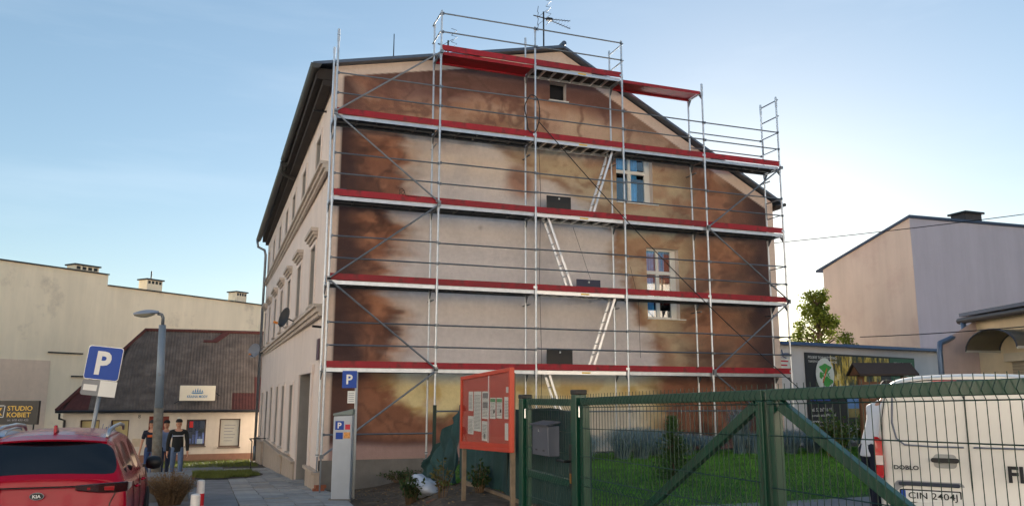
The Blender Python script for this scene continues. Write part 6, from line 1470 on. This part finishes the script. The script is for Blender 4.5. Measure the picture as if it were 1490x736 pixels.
def person(label, loc, rz, top, trousers, sleeves='long', hands=((-.28, .06, .78), (.28, -.04, .78)), stride=.16, lean=0., cap=None, stripe=False, shoes=(40, 38, 38), build_=1.0, print_col=None):
    """local: faces +Y"""
    t = thing('person', label, 'person', loc, rz)
    Lx = lambda z: lean * max(0, z - .95)
    W = build_
    def arm(s_, hand, r_):
        sh = (s_ * .19 * W, Lx(1.42), 1.42); hx, hy, hz = hand; el = ((sh[0] + hx) / 2 + s_ * .025, (sh[1] + hy) / 2 - .06, (sh[2] + hz) / 2)
        return sh, el, hand
    legs = []
    for s_, fy in ((-1, stride), (1, -stride)):
        legs.append([(s_ * .10, 0, .90, .088), (s_ * .105, fy * .55 + .04, .49, .062), (s_ * .105, fy, .10, .042)])
    # body: one continuous surface with face and fingers
    v = [(0, 0, .95, (.14 * W, .10)), (0, Lx(1.2), 1.18, (.13 * W, .10)), (0, Lx(1.40), 1.40, (.15 * W, .095)), (0, Lx(1.5), 1.50, .055), (0, Lx(1.56) + .015, 1.56, .062), (0, Lx(1.63) + .02, 1.635, (.078, .092)), (0, Lx(1.70) + .01, 1.71, (.075, .088)), (0, Lx(1.75), 1.755, .045)]
    e = [(0, 1), (1, 2), (2, 3), (3, 4), (4, 5), (5, 6), (6, 7)]
    chain(v, e, 5, [(0, Lx(1.62) + .118, 1.615, .014)])                           # nose
    for s_ in (-1, 1): chain(v, e, 5, [(s_ * .088, Lx(1.63) + .01, 1.63, .016)])   # ears
    for lg in legs:
        k = chain(v, e, 0, lg); fx_, fy_, fz_ = lg[-1][:3]; chain(v, e, k, [(fx_, fy_ + .05, .045, .04), (fx_, fy_ + .17, .035, .032)])
    for s_, hand in ((-1, hands[0]), (1, hands[1])):
        sh, el, hd = arm(s_, hand, 1); dv = (Vector(hd) - Vector(el)).normalized(); side = Vector((0, 1, 0)); side = (side - dv * side.dot(dv)).normalized(); th_ = dv.cross(side)
        k = chain(v, e, 2, [(*sh, .058), (*el, .044), (*hd, .028)])
        palm = Vector(hd) + dv * .07; kp = chain(v, e, k, [(*palm, (.036, .020))])
        for q in range(4):
            o_ = side * (.028 - .019 * q); ln = (.072, .08, .075, .058)[q]; b0 = palm + o_ + dv * .02; m_ = b0 + dv * ln * .55 + th_ * -s_ * .006; tp = m_ + dv * ln * .4 + th_ * -s_ * .018
            chain(v, e, kp, [(*b0, .0095), (*m_, .009), (*tp, .007)])
        th0 = Vector(hd) + dv * .03 + side * .03; chain(v, e, k, [(*th0, .012), (*(th0 + dv * .04 + side * .022), .0095), (*(th0 + dv * .07 + side * .02), .008)])
    skin_part('body', v, e, SKIN, t)
    # clothes, a little wider than the body
    v = [(0, -.005, .82, (.165 * W, .125)), (0, -.005, .835, (.168 * W, .127)), (0, 0, .93, (.168 * W, .128)), (0, Lx(1.1), 1.10, (.165 * W, .128)), (0, Lx(1.3), 1.30, (.175 * W, .125)), (0, Lx(1.43), 1.44, (.15 * W, .10)), (0, Lx(1.5), 1.495, .075)]; e = [(0, 1), (1, 2), (2, 3), (3, 4), (4, 5), (5, 6)]
    for s_, hand in ((-1, hands[0]), (1, hands[1])):
        sh, el, hd = arm(s_, hand, 1); shv, elv, hv = Vector(sh), Vector(el), Vector(hd)
        if sleeves == 'long': chain(v, e, 5, [(*sh, .075), (*el, .062), (*(elv.lerp(hv, .93)), .046)])
        else: chain(v, e, 5, [(*sh, .075), (*(shv.lerp(elv, .75)), .066)])
    tp_ = skin_part('jacket' if sleeves == 'long' else 'shirt', v, e, top, t)
    v = [(0, 0, 1.04, (.15 * W, .115)), (0, 0, .94, (.155 * W, .118))]; e = [(0, 1)]
    for lg in legs: chain(v, e, 1, [(lg[0][0], lg[0][1], .86, .102), (*lg[1][:3], .078), (lg[2][0], lg[2][1], .09, .058)])
    skin_part('trousers', v, e, trousers, t)
    SH = M('shoe_%d' % shoes[0], shoes, .6)
    for lg in legs:
        fx_, fy_ = lg[2][0], lg[2][1]; skin_part('shoe', [(fx_, fy_ - .05, .05, .05), (fx_, fy_ + .06, .05, .05), (fx_, fy_ + .18, .04, .042)], [(0, 1), (1, 2)], SH, t)
    for s_ in (-1, 1): MB().lathe([(.004, -.012), (.012, 0), (.004, .012)], (s_ * .032, Lx(1.64) + .105, 1.648), 8, axis='Y').build('eye', BLACK, t, local=True)
    MB().box(-.028, .028, Lx(1.57) + .083, Lx(1.57) + .090, 1.573, 1.580).build('mouth', M('lip', (150, 90, 80), .6), t, local=True)
    if cap:
        c = (0, Lx(1.7) + .008, 0); b = MB(); b.lathe([(.098, 1.695), (.10, 1.715), (.092, 1.755), (.065, 1.79), (.02, 1.803)], c, 16)
        co = b.build('cap', cap, t, smooth=True, local=True); b = MB(); b.extrude([(.085 * math.cos(a), c[1] + .075 + .095 * math.sin(a), 1.683) for a in np.linspace(0, math.pi, 10)], (0, 0, .012)); b.v = [(x, y, z + .018) for x, y, z in b.v]; b.build('peak', cap, co, local=True)
    else:
        b = MB(); b.lathe([(.09, 1.65), (.095, 1.70), (.085, 1.745), (.055, 1.775), (.01, 1.785)], (0, Lx(1.7) - .012, 0), 16); b.build('hair', M('dark_hair', (52, 42, 36), .8), t, smooth=True, local=True)
    if stripe:
        b = MB(); n = 16
        for i in range(n):
            a0, a1 = R(40 + 100 * i / n), R(40 + 100 * (i + 1) / n); f = lambda a, z: (.185 * W * math.cos(a), Lx(z) + .142 * math.sin(a), z)
            b.quad(f(a0, 1.285), f(a1, 1.285), f(a1, 1.31), f(a0, 1.31))
        b.build('chest_stripe', M('stripe_white', (200, 204, 214), .6), tp_, local=True)
    if print_col: MB().box(-.09, .09, .125, .155, 1.27, 1.34).build('chest_print', print_col, tp_, local=True, bevel=.01)
    return t
JEANS = M('blue_jeans', (92, 110, 138), .85, var=.2, scale=8, bump=.2); JEANS2 = M('dark_jeans', (52, 62, 84), .85, var=.2, scale=8); NAVY = M('navy_cotton', (22, 28, 46), .85, var=.12)
DJACK = M('black_fleece', (32, 34, 34), .9, var=.15, bump=.2); BCAP = M('black_cap', (18, 18, 20), .8)
g_ = lambda x, y: (x, y, gzf(x, y) + .004)
person('man in black jacket with white chest stripe, jeans and black cap', g_(-3.24, 8.34), math.pi + .1, DJACK, JEANS, hands=((-.285, .10, .80), (.275, -.02, .80)), cap=BCAP, stripe=True, stride=.14, build_=1.12)
person('man in pale blue shirt and dark cap half hidden behind the jacketed man', g_(-3.66, 10.0), math.pi + .2, M('pale_blue_cotton', (120, 140, 176), .85, var=.15), JEANS2, sleeves='short', hands=((-.26, .12, .88), (.27, .05, .82)), cap=BCAP, stride=-.14)
person('man in navy shirt with orange print left of the street lamp', g_(-4.06, 9.6), math.pi - .1, NAVY, M('mid_jeans', (52, 76, 118), .85, var=.2), sleeves='short', hands=((-.27, .1, .80), (.30, .08, .80)), cap=M('dark_grey_cap', (48, 44, 44), .8), stride=.12, print_col=M('orange_shirt_print', (206, 96, 40), .7))
person('person in white shirt and dark trousers bending beside the van', (4.90, -11.06, gzf(4.90, -11.06)), -R(95), M('white_cotton', (220, 222, 226), .85, var=.06), NAVY, sleeves='short', hands=((-.20, .30, .86), (.22, .34, .82)), stride=.1, lean=.45).scale = (.92, .92, .92)
